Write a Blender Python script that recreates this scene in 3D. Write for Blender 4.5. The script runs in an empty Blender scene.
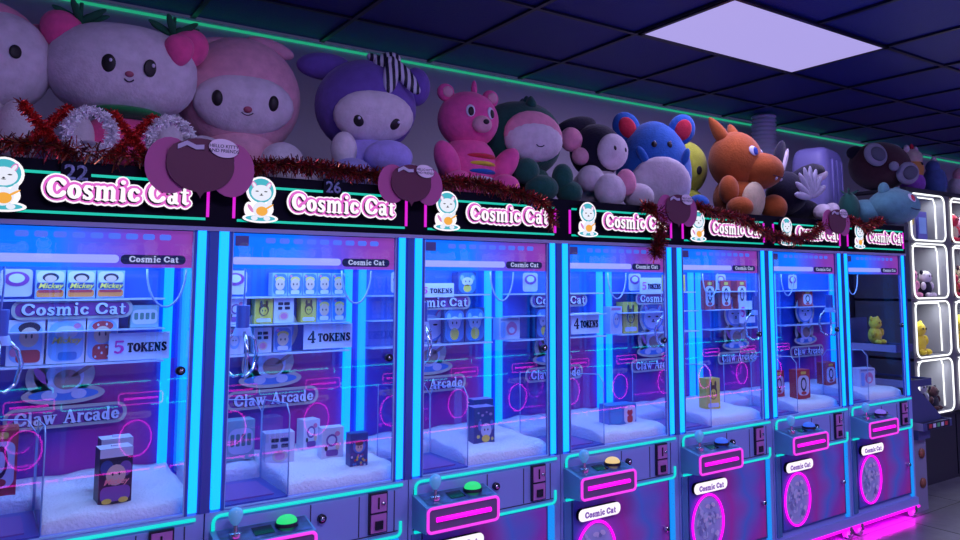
import bpy, math, random
from mathutils import Vector, Matrix
random.seed(7)
S = bpy.context.scene
COL = S.collection
PI = math.pi
# ------------------------------------------------------------------ camera
YAW, PIT, ROL = 0.6355, 0.094, -0.004
fw = Vector((math.sin(YAW)*math.cos(PIT), math.cos(YAW)*math.cos(PIT), math.sin(PIT)))
rt = Vector((math.cos(YAW), -math.sin(YAW), 0)); up = rt.cross(fw)
r2 = rt*math.cos(ROL)+up*math.sin(ROL); u2 = up*math.cos(ROL)-rt*math.sin(ROL)
cd = bpy.data.cameras.new('camera'); cam = bpy.data.objects.new('camera', cd); COL.objects.link(cam)
R3 = Matrix((r2, u2, -fw)).transposed()
cam.matrix_world = Matrix.Translation((-0.553, -2.3778, 1.29)) @ R3.to_4x4()
cd.sensor_width = 36; cd.lens = 773.87/960*36
cd.shift_x = (480-547.6)/960; cd.shift_y = -(270-212.2)/960
cd.clip_start = .02; cd.clip_end = 60
S.camera = cam
# ------------------------------------------------------------------ world, exposure, big lights
w = bpy.data.worlds.new('world'); S.world = w; w.use_nodes = True
w.node_tree.nodes['Background'].inputs[0].default_value = (.16, .17, .42, 1)
w.node_tree.nodes['Background'].inputs[1].default_value = .2
S.view_settings.view_transform = 'Standard'; S.view_settings.look = 'None'
S.view_settings.exposure = 0; S.view_settings.gamma = 1
S.cycles.transparent_max_bounces = 40
S.cycles.max_bounces = 8
S.cycles.sample_clamp_indirect = 4
S.cycles.caustics_reflective = False; S.cycles.caustics_refractive = False
WCEIL = 2.5275

# ------------------------------------------------------------------ materials
MATS = {}
def mat(name, col=(.5,.5,.5), rough=.6, metal=0., emit=None, es=1., bump=0., bscale=60., spec=.5, var=0., sheen=0.):
    if name in MATS: return MATS[name]
    m = bpy.data.materials.new(name); m.use_nodes = True; nt = m.node_tree
    b = nt.nodes['Principled BSDF']
    b.inputs['Base Color'].default_value = (*col, 1); b.inputs['Roughness'].default_value = rough
    b.inputs['Metallic'].default_value = metal; b.inputs['Specular IOR Level'].default_value = spec
    if sheen: b.inputs['Sheen Weight'].default_value = sheen
    if emit:
        b.inputs['Emission Color'].default_value = (*emit, 1); b.inputs['Emission Strength'].default_value = es
    if bump or var:
        tc = nt.nodes.new('ShaderNodeTexCoord'); n = nt.nodes.new('ShaderNodeTexNoise')
        n.inputs['Scale'].default_value = bscale; n.inputs['Detail'].default_value = 4
        nt.links.new(tc.outputs['Object'], n.inputs['Vector'])
        if bump:
            bp = nt.nodes.new('ShaderNodeBump'); bp.inputs['Strength'].default_value = bump; bp.inputs['Distance'].default_value = .01
            nt.links.new(n.outputs['Fac'], bp.inputs['Height']); nt.links.new(bp.outputs[0], b.inputs['Normal'])
        if var:
            n2 = nt.nodes.new('ShaderNodeTexNoise'); n2.inputs['Scale'].default_value = bscale*.35
            nt.links.new(tc.outputs['Object'], n2.inputs['Vector'])
            cr = nt.nodes.new('ShaderNodeValToRGB')
            cr.color_ramp.elements[0].position = .3; cr.color_ramp.elements[1].position = .7
            cr.color_ramp.elements[0].color = (*[c*(1-var) for c in col], 1)
            cr.color_ramp.elements[1].color = (*[min(1, c*(1+var)) for c in col], 1)
            nt.links.new(n2.outputs['Fac'], cr.inputs[0]); nt.links.new(cr.outputs[0], b.inputs['Base Color'])
    MATS[name] = m; return m
def glow(name, col, s): return mat(name, (.02,.02,.02), .5, emit=col, es=s)
def plush(name, col=(.5,.5,.5)): return mat('plush '+name, col, .95, bump=.25, bscale=90, spec=.1, var=.10, sheen=.25)
def glass(name, tint, refl, rough=.0, ior=1.5):
    m = bpy.data.materials.new(name); m.use_nodes = True; nt = m.node_tree; nt.nodes.clear()
    o = nt.nodes.new('ShaderNodeOutputMaterial'); mx = nt.nodes.new('ShaderNodeMixShader')
    t = nt.nodes.new('ShaderNodeBsdfTransparent'); g = nt.nodes.new('ShaderNodeBsdfGlossy')
    t.inputs[0].default_value = (*tint, 1); g.inputs[0].default_value = (refl, refl, refl, 1); g.inputs['Roughness'].default_value = rough
    f = nt.nodes.new('ShaderNodeFresnel'); gm = nt.nodes.new('ShaderNodeNewGeometry'); mr = nt.nodes.new('ShaderNodeMapRange')
    mr.inputs[3].default_value = ior; mr.inputs[4].default_value = 1/ior     # same reflectance from either side of a thin pane
    nt.links.new(gm.outputs['Backfacing'], mr.inputs[0]); nt.links.new(mr.outputs[0], f.inputs[0])
    nt.links.new(f.outputs[0], mx.inputs[0]); nt.links.new(t.outputs[0], mx.inputs[1]); nt.links.new(g.outputs[0], mx.inputs[2])
    nt.links.new(mx.outputs[0], o.inputs[0]); return m
def gradmat(name, stops, axis, size, emis=0., noise=.25, rough=.35, nscale=3.):
    """printed artwork: colour bands along one object axis, broken up by noise"""
    m = bpy.data.materials.new(name); m.use_nodes = True; nt = m.node_tree; b = nt.nodes['Principled BSDF']
    tc = nt.nodes.new('ShaderNodeTexCoord'); sp = nt.nodes.new('ShaderNodeSeparateXYZ'); nt.links.new(tc.outputs['Object'], sp.inputs[0])
    n = nt.nodes.new('ShaderNodeTexNoise'); n.inputs['Scale'].default_value = nscale; nt.links.new(tc.outputs['Object'], n.inputs['Vector'])
    mr = nt.nodes.new('ShaderNodeMapRange'); mr.inputs[1].default_value = size[0]; mr.inputs[2].default_value = size[1]
    nt.links.new(sp.outputs[axis], mr.inputs[0])
    a = nt.nodes.new('ShaderNodeMath'); a.operation = 'MULTIPLY_ADD'; a.inputs[1].default_value = noise*2
    nt.links.new(n.outputs['Fac'], a.inputs[0])
    s = nt.nodes.new('ShaderNodeMath'); s.operation = 'SUBTRACT'; s.inputs[1].default_value = noise
    nt.links.new(mr.outputs[0], s.inputs[0]); nt.links.new(s.outputs[0], a.inputs[2])
    cr = nt.nodes.new('ShaderNodeValToRGB'); e = cr.color_ramp.elements
    e[0].position = stops[0][0]; e[0].color = (*stops[0][1], 1); e[1].position = stops[-1][0]; e[1].color = (*stops[-1][1], 1)
    for p, c in stops[1:-1]:
        k = e.new(p); k.color = (*c, 1)
    nt.links.new(a.outputs[0], cr.inputs[0]); nt.links.new(cr.outputs[0], b.inputs['Base Color'])
    b.inputs['Roughness'].default_value = rough
    if emis:
        nt.links.new(cr.outputs[0], b.inputs['Emission Color']); b.inputs['Emission Strength'].default_value = emis
        b.inputs['Base Color'].default_value = (.05,.05,.05,1)
    return m

CYAN = glow('cyan tube', (0, .21, 1.), 3.0)
CYAN_LOW = glow('cyan tube lower', (0, .28, .95), 1.0)
CYAN_BACK = glow('cyan tube back', (0, .2, 1.), 2.6)
TEAL = glow('teal neon', (.0, .62, .60), 1.2)
TEAL_H = glow('teal strip', (.0, .55, .42), 1.0)
MAG = glow('magenta neon', (1., .0, .85), 1.6)
MAG_H = glow('magenta strip', (.75, .01, .7), 1.0)
MAG_FRAME = glow('magenta frame', (1., .05, .92), 1.0)
WHITE_L = glow('white neon', (.95, .97, 1.), 1.5)
LOGO_W = glow('lit white letters', (1., .93, 1.), 1.05)
LOGO_P = glow('lit pink plate', (.75, .12, .6), 1.0)
GREENSTRIP = glow('green strip', (.02,.50,.26), .7)
PANEL_L = glow('ceiling light panel', (.42, .36, .8), 1.0)
BLACK = mat('black panel', (.004,.004,.012), .6, spec=.08)
BLACKG = mat('black gloss', (.006,.006,.02), .2)
PAINT = mat('lilac grey paint', (.26,.33,.74), .38)
PAINT2 = mat('seam', (.02,.02,.06), .5)
STEEL = mat('blue steel', (.06,.11,.42), .3, .4)
EDGE = mat('pale edge', (.35,.5,.85), .25)
CHROME = mat('chrome', (.7,.7,.75), .15, 1.)
DARKM = mat('dark metal', (.03,.03,.05), .35, .6)
FLUFF = mat('white fluff', (.78,.8,.88), .9, bump=.6, bscale=120, sheen=.3)
SHELFW = mat('shelf white', (.5,.6,.85), .4)
VAL = gradmat('valance print', [(0,(0,.16,.95)),(.35,(.0,.2,.95)),(.6,(.10,.08,.62)),(.85,(.22,.04,.34)),(1,(.26,.05,.3))], 0, (.05,.58), .85, .12, .3, 6)
BACKP = gradmat('back print', [(0,(.02,.08,.6)),(.25,(.04,.04,.42)),(.45,(.36,.03,.36)),(.75,(.46,.03,.30)),(1,(.20,.04,.45))], 0, (0,.62), 0, .45, .4, 3.2)
BACKB = mat('blue shelf wall', (.012,.11,.62), .45)
DOORP = gradmat('door print', [(0,(.07,.10,.55)),(.3,(.26,.10,.6)),(.5,(.55,.06,.45)),(.68,(.12,.24,.72)),(.82,(.4,.08,.55)),(1,(.60,.05,.38))], 0, (.05,.58), 0, .45, .25, 2.6)
GLASS = glass('front glass', (.93,.96,1.), 1., 0., 1.5)
GLASS_S = glass('side glass', (.9,.94,1.), .8, 0., 1.3)
ACRY = glass('acrylic', (.8,.84,1.), .9, .02, 1.5)
mat('ink', (.005,.005,.02), .9, spec=.05)
TINK = mat('tinsel red', (.42,.03,.03), .3, .6)
TIND = mat('tinsel dark', (.12,.02,.03), .35, .6)
TINW = mat('tinsel white', (.95,.93,.98), .5)
TRANSP = glass('clear plastic', (.75,.85,1.), 1., .05, 1.6)

# ------------------------------------------------------------------ mesh builder
def V(*a): return Vector(a)
def QZ(*a): return Vector((0,0,1)).rotation_difference(Vector(a).normalized())
class MB:
    def __init__(s): s.v=[]; s.f=[]; s.m=[]; s.mats=[]; s.sm=[]
    def mi(s, m):
        if m not in s.mats: s.mats.append(m)
        return s.mats.index(m)
    def add(s, vs, fs, m, smooth=False, M=None):
        o = len(s.v); k = s.mi(m)
        for p in vs:
            p = Vector(p)
            if M is not None: p = M @ p
            s.v.append(p)
        for f in fs: s.f.append([i+o for i in f]); s.m.append(k); s.sm.append(smooth)
        return s
    def box(s, a, b, m, M=None):
        x0,y0,z0 = a; x1,y1,z1 = b
        vs = [(x0,y0,z0),(x1,y0,z0),(x1,y1,z0),(x0,y1,z0),(x0,y0,z1),(x1,y0,z1),(x1,y1,z1),(x0,y1,z1)]
        return s.add(vs, [(0,3,2,1),(4,5,6,7),(0,1,5,4),(1,2,6,5),(2,3,7,6),(3,0,4,7)], m, False, M)
    def poly(s, pts, y0, m, y1=None, side=None, M=None):
        """polygon in the x-z plane at y0, facing -y; y1 gives it depth"""
        n = len(pts); a = 0
        for i in range(n):
            x, z = pts[i]; X, Z = pts[(i+1)%n]; a += x*Z-X*z
        if a < 0: pts = pts[::-1]
        s.add([(x,y0,z) for x,z in pts], [tuple(range(n))], m, False, M)
        if y1 is not None:
            vs = [(x,y0,z) for x,z in pts]+[(x,y1,z) for x,z in pts]
            fs = [(i, i+n, (i+1)%n+n, (i+1)%n) for i in range(n)]
            s.add(vs, fs+[tuple(range(2*n-1, n-1, -1))], side or m, False, M)
        return s
    def disc(s, x, z, rx, y, m, rz=None, y1=None, n=24, side=None, M=None, a=0.):
        rz = rz or rx; ca, sa = math.cos(a), math.sin(a)
        p = [(x+rx*math.cos(t)*ca-rz*math.sin(t)*sa, z+rx*math.cos(t)*sa+rz*math.sin(t)*ca) for t in [2*PI*i/n for i in range(n)]]
        return s.poly(p, y, m, y1, side, M)
    def ell(s, c, r, m, rot=None, seg=28, ring=18, pw=2., M=None, taper=0.):
        vs=[]; fs=[]
        R = rot.to_matrix() if rot is not None else Matrix.Identity(3)
        def P(t, e): return math.copysign(abs(t)**e, t)
        e = 2./pw
        for j in range(1, ring):
            ph = -PI/2+PI*j/ring
            for i in range(seg):
                th = 2*PI*i/seg
                z = P(math.sin(ph), e); k = 1-taper*z
                vs.append(R @ V(r[0]*k*P(math.cos(ph),e)*P(math.cos(th),e), r[1]*k*P(math.cos(ph),e)*P(math.sin(th),e), r[2]*z)+V(*c))
        b = len(vs); vs.append(R @ V(0,0,-r[2])+V(*c)); vs.append(R @ V(0,0,r[2])+V(*c))
        for j in range(ring-2):
            for i in range(seg):
                fs.append((j*seg+i, j*seg+(i+1)%seg, (j+1)*seg+(i+1)%seg, (j+1)*seg+i))
        for i in range(seg):
            fs.append((b, (i+1)%seg, i)); fs.append((b+1, (ring-2)*seg+i, (ring-2)*seg+(i+1)%seg))
        return s.add(vs, fs, m, True, M)
    def tube(s, pts, r, m, n=8, closed=False, M=None, cap=True):
        pts = [Vector(p) for p in pts]; L = len(pts)
        rs = r if isinstance(r, (list, tuple)) else [r]*L
        vs=[]; fs=[]; prev=None
        for i, p in enumerate(pts):
            if closed: t = pts[(i+1)%L]-pts[i-1]
            else: t = pts[min(i+1,L-1)]-pts[max(i-1,0)]
            t.normalize()
            if prev is None:
                h = Vector((0,0,1)) if abs(t.z) < .9 else Vector((1,0,0))
                a = t.cross(h).normalized()
            else:
                a = (prev - t*prev.dot(t)).normalized()
            prev = a; b = t.cross(a)
            for k in range(n):
                g = 2*PI*k/n; vs.append(p+(a*math.cos(g)+b*math.sin(g))*rs[i])
        for i in range(L if closed else L-1):
            for k in range(n):
                q=(i+1)%L; fs.append((i*n+k, i*n+(k+1)%n, q*n+(k+1)%n, q*n+k))
        if not closed and cap: fs.append(tuple(range(n))[::-1]); fs.append(tuple((L-1)*n+k for k in range(n)))
        return s.add(vs, fs, m, True, M)
    def cyl(s, a, b, r0, m, r1=None, n=20, M=None):
        a=Vector(a); b=Vector(b)
        return s.tube([a, a.lerp(b,.02), a.lerp(b,.98), b], [r0, r0, r1 if r1 is not None else r0, r1 if r1 is not None else r0], m, n, M=M)
    def glyphs(s, txt, x, z, size, y, m, grow=0., y1=None, side=None, M=None, fit=None):
        """chunky slab-serif lettering made of round-ended strokes; y1 gives it depth"""
        wd = text_width(txt)
        sx = size if fit is None else fit/wd
        cx = x
        for ch in txt:
            g = GLY.get(ch)
            if g is None: cx += .3*sx; continue
            adv, strokes = g
            for st in strokes:
                q = [(cx+a*sx, z+b*size, (c+grow)*size) for a,b,c in st]
                for (a,b,c) in q: y -= 1.5e-5; s.disc(a, b, c, y, m, y1=y1, side=side, n=12, M=M)
                for (a,b,c),(d,e,f) in zip(q, q[1:]):
                    L = math.hypot(d-a, e-b)
                    if L < 1e-6: continue
                    nx, nz = -(e-b)/L, (d-a)/L; y -= 1.5e-5
                    s.poly([(a+nx*c,b+nz*c),(a-nx*c,b-nz*c),(d-nx*f,e-nz*f),(d+nx*f,e+nz*f)], y, m, y1, side, M)
            cx += adv*sx
        return s
    def font(s, txt, x, z, size, y, m, M=None, bold=.0, align='CENTER', shear=0.):
        """plain lettering, flat, readable from -y"""
        c = bpy.data.curves.new('t', 'FONT'); c.body = txt; c.size = size; c.align_x = align; c.offset = bold*size; c.shear = shear
        c.resolution_u = 3
        o = bpy.data.objects.new('t', c); COL.objects.link(o)
        me = bpy.data.meshes.new_from_object(o.evaluated_get(bpy.context.evaluated_depsgraph_get()))
        vs = [(v.co.x+x, y, v.co.y+z) for v in me.vertices]; fs = [tuple(p.vertices) for p in me.polygons]
        bpy.data.objects.remove(o); bpy.data.curves.remove(c); bpy.data.meshes.remove(me)
        return s.add(vs, fs, m, False, M)
    def build(s, name, parent=None, bevel=0., loc=None):
        me = bpy.data.meshes.new(name); me.from_pydata([tuple(v) for v in s.v], [], s.f)
        for m in s.mats: me.materials.append(m)
        me.polygons.foreach_set('material_index', s.m); me.polygons.foreach_set('use_smooth', s.sm); me.update()
        o = bpy.data.objects.new(name, me); COL.objects.link(o)
        if parent is not None: o.parent = parent
        if loc is not None: o.location = loc
        if bevel:
            b = o.modifiers.new('bevel', 'BEVEL'); b.width = bevel; b.segments = 2; b.limit_method = 'ANGLE'; b.angle_limit = .7
        return o

def arc(cx, cz, rx, rz, a0, a1, n, r0, r1=None, mid=None):
    out=[]
    for i in range(n+1):
        t=i/n; a=math.radians(a0+(a1-a0)*t)
        r = r0 if r1 is None else r0+(r1-r0)*t
        if mid is not None: r = r0*(abs(math.cos(a)))+mid*(1-abs(math.cos(a)))
        out.append((cx+rx*math.cos(a), cz+rz*math.sin(a), r))
    return out
GLY = {
 'C': (.70, [arc(.36,.36,.26,.29,35,325,12,.085,mid=.05), [(.58,.60,.035),(.58,.46,.035)], [(.58,.22,.03),(.58,.12,.03)]]),
 'A': (.76, [[(.36,.66,.05),(.13,.05,.04)], [(.38,.66,.07),(.60,.05,.085)], [(.22,.24,.035),(.52,.24,.035)], [(.04,.03,.03),(.24,.03,.03)], [(.46,.03,.03),(.72,.03,.03)]]),
 'o': (.50, [arc(.24,.25,.155,.195,0,360,14,.08,mid=.045)]),
 's': (.43, [[(.33,.40,.04),(.26,.45,.045),(.15,.44,.055),(.10,.35,.06),(.16,.28,.07),(.27,.22,.07),(.33,.13,.06),(.27,.05,.055),(.15,.04,.045),(.08,.12,.035)], [(.35,.46,.025),(.35,.36,.025)], [(.06,.14,.025),(.06,.04,.025)]]),
 'm': (.86, [[(.14,.44,.065),(.14,.04,.07)], [(.14,.32,.04),(.24,.44,.05),(.34,.45,.06),(.40,.36,.07),(.40,.04,.07)], [(.40,.32,.04),(.50,.44,.05),(.60,.45,.06),(.66,.36,.07),(.66,.04,.07)], [(.05,.03,.03),(.23,.03,.03)], [(.31,.03,.03),(.49,.03,.03)], [(.57,.03,.03),(.76,.03,.03)], [(.05,.47,.03),(.14,.47,.03)]]),
 'i': (.32, [[(.15,.43,.065),(.15,.04,.075)], [(.05,.03,.03),(.25,.03,.03)], [(.06,.47,.03),(.15,.47,.03)], [(.15,.66,.08),(.151,.661,.08)]]),
 'c': (.46, [arc(.25,.25,.16,.195,40,320,11,.08,mid=.045), [(.36,.36,.05),(.361,.38,.05)]]),
 'a': (.52, [arc(.20,.15,.11,.12,0,360,10,.06,mid=.04), [(.08,.40,.05),(.16,.45,.04),(.28,.44,.055),(.34,.36,.07),(.34,.08,.07),(.44,.03,.04)]]),
 't': (.38, [[(.17,.60,.05),(.17,.10,.075),(.24,.03,.05),(.33,.07,.03)], [(.05,.44,.035),(.31,.44,.035)]]),
 'l': (.32, [[(.15,.66,.065),(.15,.04,.075)], [(.05,.03,.03),(.25,.03,.03)], [(.06,.69,.03),(.15,.69,.03)]]),
 'w': (.80, [[(.12,.44,.07),(.24,.06,.06)], [(.24,.06,.05),(.38,.42,.045)], [(.38,.42,.07),(.50,.06,.06)], [(.50,.06,.05),(.65,.44,.04)], [(.03,.47,.03),(.22,.47,.03)], [(.30,.47,.03),(.46,.47,.03)], [(.56,.47,.03),(.74,.47,.03)]]),
 'r': (.44, [[(.14,.44,.065),(.14,.04,.07)], [(.14,.30,.04),(.24,.43,.05),(.34,.42,.065)], [(.05,.03,.03),(.25,.03,.03)], [(.05,.47,.03),(.14,.47,.03)]]),
 'd': (.56, [arc(.22,.24,.13,.19,0,360,12,.07,mid=.04), [(.38,.68,.06),(.38,.04,.07),(.47,.03,.03)], [(.29,.69,.03),(.38,.69,.03)]]),
 'e': (.50, [arc(.25,.25,.16,.195,10,320,12,.075,mid=.045), [(.12,.26,.035),(.38,.26,.035)], [(.40,.32,.04),(.40,.27,.035)]]),
 'T': (.60, [[(.28,.66,.07),(.28,.04,.07)], [(.06,.67,.04),(.50,.67,.04)], [(.05,.66,.03),(.05,.54,.025)], [(.51,.66,.03),(.51,.54,.025)], [(.17,.03,.03),(.39,.03,.03)]]),
 'O': (.72, [arc(.34,.35,.24,.29,0,360,16,.085,mid=.05)]),
 'K': (.72, [[(.15,.66,.07),(.15,.04,.07)], [(.56,.66,.04),(.20,.32,.04)], [(.28,.40,.06),(.58,.05,.075)], [(.05,.03,.03),(.27,.03,.03)], [(.05,.67,.03),(.27,.67,.03)], [(.47,.67,.03),(.64,.67,.03)], [(.48,.03,.03),(.68,.03,.03)]]),
 'E': (.60, [[(.15,.66,.07),(.15,.04,.07)], [(.05,.67,.035),(.50,.67,.035)], [(.15,.36,.035),(.40,.36,.035)], [(.05,.03,.035),(.50,.03,.035)], [(.51,.66,.03),(.51,.54,.025)], [(.51,.04,.03),(.51,.16,.025)]]),
 'N': (.76, [[(.16,.66,.045),(.16,.04,.04)], [(.16,.64,.07),(.56,.06,.07)], [(.56,.66,.04),(.56,.06,.045)], [(.05,.03,.03),(.27,.03,.03)], [(.04,.67,.03),(.18,.67,.03)], [(.46,.67,.03),(.67,.67,.03)]]),
 'S': (.56, [[(.44,.56,.045),(.36,.65,.05),(.20,.66,.055),(.11,.55,.07),(.17,.43,.08),(.34,.32,.08),(.44,.18,.075),(.36,.06,.055),(.20,.04,.05),(.10,.14,.04)], [(.46,.66,.025),(.46,.52,.025)], [(.07,.18,.025),(.07,.04,.025)]]),
 '4': (.62, [[(.40,.68,.07),(.40,.04,.08)], [(.38,.66,.04),(.08,.26,.04)], [(.08,.22,.045),(.54,.22,.045)], [(.30,.03,.03),(.50,.03,.03)]]),
 '5': (.58, [[(.14,.66,.05),(.46,.66,.055)], [(.14,.66,.04),(.12,.38,.04)], [(.12,.38,.04),(.26,.44,.05),(.42,.36,.07),(.44,.22,.08),(.36,.08,.06),(.22,.04,.05),(.10,.10,.06)]]),
}
def text_width(t): return sum(GLY[c][0] if c in GLY else .3 for c in t)

def empty(name, loc=(0,0,0), rz=0., label=None, cat=None, group=None, sc=1.):
    o = bpy.data.objects.new(name, None); COL.objects.link(o); o.location = loc; o.rotation_euler = (0,0,rz); o.scale = (sc,)*3
    o.empty_display_size = .05
    if label: tag(o, label, cat, group)
    return o
def tag(o, label=None, cat=None, group=None, kind=None):
    if label: o['label'] = label
    if cat: o['category'] = cat
    if group: o['group'] = group
    if kind: o['kind'] = kind
    return o
def struct(mb, name, **k): return tag(mb.build(name, **k), kind='structure')
def copy_tree(o, parent=None, skip=()):
    c = o.copy(); COL.objects.link(c); c.parent = parent
    for ch in list(o.children):
        if ch.name.split('.')[0] not in skip: copy_tree(ch, c, skip)
    return c
def rrect(x0, z0, x1, z1, r, n=5):
    out=[]
    for cx,cz,a in ((x1-r,z1-r,0),(x0+r,z1-r,90),(x0+r,z0+r,180),(x1-r,z0+r,270)):
        for i in range(n+1):
            t=math.radians(a+90*i/n); out.append((cx+r*math.cos(t), cz+r*math.sin(t)))
    return out

# ------------------------------------------------------------------ room
T = .61
FLOOR = mat('floor tile', (.13,.13,.17), .28, bump=.12, bscale=25, var=.2)
b = MB(); b.box((-3.2,-5.0,-.05),(9.2,1.5,0), FLOOR)
GR = mat('floor joint', (.03,.03,.04), .7)
for i in range(21): b.box((-3.1+i*.61,-5.0,0),(-3.094+i*.61,1.4,.0008), GR)
for j in range(11): b.box((-3.2,-4.9+j*.61,0),(9.2,-4.894+j*.61,.0008), GR)
struct(b, 'floor')
WALLM = mat('wall paint', (.62,.57,.70), .8, bump=.15, bscale=40)
struct(MB().box((-3.2,1.405,0),(9.2,1.5,WCEIL), WALLM), 'wall_back')
struct(MB().box((-3.3,-5.0,0),(-3.2,1.5,WCEIL), WALLM), 'wall_left')
struct(MB().box((9.2,-5.0,0),(9.3,1.5,WCEIL), mat('dark wall', (.08,.08,.14), .8)), 'wall_right')
struct(MB().box((-3.3,-5.1,0),(9.3,-5.0,WCEIL), mat('dark wall')), 'wall_front')
CT = mat('ceiling tile', (.010,.020,.27), .42, bump=.35, bscale=120, spec=.55)
CG = mat('ceiling grid bar', (.006,.008,.03), .3)
b = MB(); b.box((-3.2,-5.0,WCEIL+.012),(9.2,1.405,WCEIL+.06), CT)
gx0 = .8065; gy0 = .377
for i in range(-6,14): b.box((gx0+i*T-.011,-5.0,WCEIL),(gx0+i*T+.011,1.405,WCEIL+.012), CG)
for j in range(-8,2): b.box((-3.2,gy0+j*T-.011,WCEIL+.001),(9.2,gy0+j*T+.011,WCEIL+.012), CG)
struct(b, 'ceiling')
# recessed 2x4 ft light panels; only the first is in view, the others light the aisle
def panel(i, j, label, group=None, s=None):
    x0 = gx0+i*T+.02; y1 = gy0+j*T-.02
    o = empty('ceiling_light', ((2*x0+2*T-.04)/2, y1-T/2, WCEIL), label=label, cat='ceiling light', group=group)
    MB().box((-T+.02,-T/2+.02,-.003),(T-.02,T/2-.02,.004), PANEL_L).build('diffuser', o)
    f = MB(); 
    for a,c in (((-T,-T/2,-.006),(T,-T/2+.02,.004)),((-T,T/2-.02,-.006),(T,T/2,.004)),((-T,-T/2,-.006),(-T+.02,T/2,.004)),((T-.02,-T/2,-.006),(T,T/2,.004))): f.box(a,c,CG)
    f.build('frame', o)
panel(2, 0, 'large glowing lavender rectangular light panel in the dark tiled ceiling')
for i,j in ((-2,-3),(2,-4),(6,-3)): panel(i, j, 'ceiling light panel over the aisle behind the camera', 'aisle ceiling lights outside the view')
# a lamp behind each panel's diffuser
for i,j,e in ((2,0,13),(-2,-3,34),(2,-4,34),(6,-3,34)):
    l = bpy.data.lights.new('panel_lamp','AREA'); l.shape='RECTANGLE'; l.size=1.1; l.size_y=.5; l.energy=e; l.color=(.64,.54,1.)
    o = bpy.data.objects.new('panel_lamp', l); COL.objects.link(o); o.location=(gx0+i*T+T, gy0+j*T-T/2, WCEIL-.02)
# green led strip along the top of the wall
tag(MB().box((-3.2,1.392,WCEIL-.026),(9.2,1.405,WCEIL-.016), GREENSTRIP).build('led_strip'), 'thin green LED strip along the top of the wall under the ceiling', 'led strip')
# ribbed white duct
b = MB(); pts=[]; rs=[]
for i in range(121): pts.append((0,0,-.9+.9*i/120)); rs.append(.092 if (i//2)%2 else .082)
b.tube(pts, rs, mat('duct white', (.6,.6,.8), .5), 24)
tag(b.build('ventilation_duct', loc=(4.07,1.2,WCEIL)), 'white ribbed round duct dropping from the ceiling behind the orange plush', 'duct')

# ------------------------------------------------------------------ claw machine
W = .6282
DEP = .49
def emblem(mb, x, z, h, y, lit=True, d=0.):
    """round-helmeted little cat on a base, h tall, bottom at z, centred on x"""
    if lit:
        wh, sk, te, pk, org, ink = LOGO_W, glow('lit cat white', (.85,.88,1.), .95), glow('lit teal', (.05,.5,.6), .9), glow('lit pink', (.75,.25,.6), .9), glow('lit orange', (1.,.45,.03), .9), mat('ink', (.01,.01,.03), .5)
    else:
        wh, sk, te, pk, org, ink = mat('sticker white', (.62,.72,.9), .4), mat('sticker cat', (.5,.6,.9), .4), mat('sticker blue', (.08,.25,.75), .4), mat('sticker pink', (.5,.12,.5), .4), mat('sticker tan', (.35,.25,.25), .4), mat('ink')
    s = h
    def D(dx, dz, rx, rz, m, k, a=0., y1=None, side=None): mb.disc(x+dx*s, z+dz*s, rx*s, y-k*.0007, m, rz*s, y1=y1, side=side, a=a)
    P = (0., .68, .31, .31), (0., .30, .27, .22), (-.24, .28, .10, .16), (0., .10, .37, .10)
    for dx,dz,rx,rz in P: D(dx,dz,rx,rz,wh,1,y1=y+.002+d,side=BLACK)
    D(0,.69,.26,.26,te,2); D(0,.10,.31,.06,te,2)
    D(-.21,.30,.035,.10,pk,3,.6)
    D(0,.28,.17,.17,sk,3); D(-.13,.10,.07,.05,sk,4); D(.13,.10,.07,.05,sk,4); D(.17,.42,.05,.11,sk,4,-.4)
    D(.02,.25,.12,.10,org,5); D(.16,.34,.02,.12,org,5,-1.)
    for sx in (-1,1): D(sx*.15,.80,.05,.09,pk,3,sx*-.5); D(sx*.15,.80,.03,.06,sk,4,sx*-.5)
    D(0,.64,.21,.17,sk,5)
    for sx in (-1,1): D(sx*.09,.67,.035,.012,ink,6)
    D(0,.61,.02,.014,ink,6); D(0,.585,.04,.008,ink,6)
def logo_plate(mb, txt, x0, x1, zc, size, y, lit, depth=.018):
    wv = x1-x0; z = zc-.34*size
    if lit: w_, p_, t_, k_ = LOGO_W, LOGO_P, LOGO_W, mat('ink'); sd = BLACK
    else:
        w_, p_, t_, k_ = mat('sticker white'), mat('sticker purple', (.22,.04,.3), .4), mat('sticker pale', (.62,.68,.95), .4), mat('ink')
        a = size*.42
        mb.poly(rrect(x0-a*1.1, zc-a*1.35, x1+a*.9, zc+a*1.35, a*1.2), y, w_); mb.poly(rrect(x0-a*.65, zc-a*.95, x1+a*.45, zc+a*.95, a*.8), y-.001, p_)
        mb.glyphs(txt, x0-.03*size, z-.04*size, size, y-.002, k_, fit=wv); mb.glyphs(txt, x0, z, size, y-.0065, t_, fit=wv)
        return
    kw = dict(fit=wv)
    mb.glyphs(txt, x0, z, size, y, w_, grow=.15, y1=y+depth if depth else None, side=sd, **kw)
    mb.glyphs(txt, x0, z, size, y-.0040, p_, grow=.095, **kw)
    mb.glyphs(txt, x0-.035*size, z-.045*size, size, y-.0080, k_, grow=.0, **kw)
    mb.glyphs(txt, x0, z, size, y-.0120, t_, grow=.0, **kw)

root = empty('claw_machine')
# cabinet body
b = MB()
b.box((.002,0,.10),(W-.002,.90,.655), PAINT)
b.box((.002,DEP+.01,.655),(W-.002,.90,1.46), mat('cabinet rear', (.05,.06,.2), .5))
b.box((.002,.02,.055),(W-.002,.86,.10), PAINT)
b.box((.018,-.001,.49),(.022,.0005,.62), PAINT2)
b.build('cabinet', root)
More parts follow.
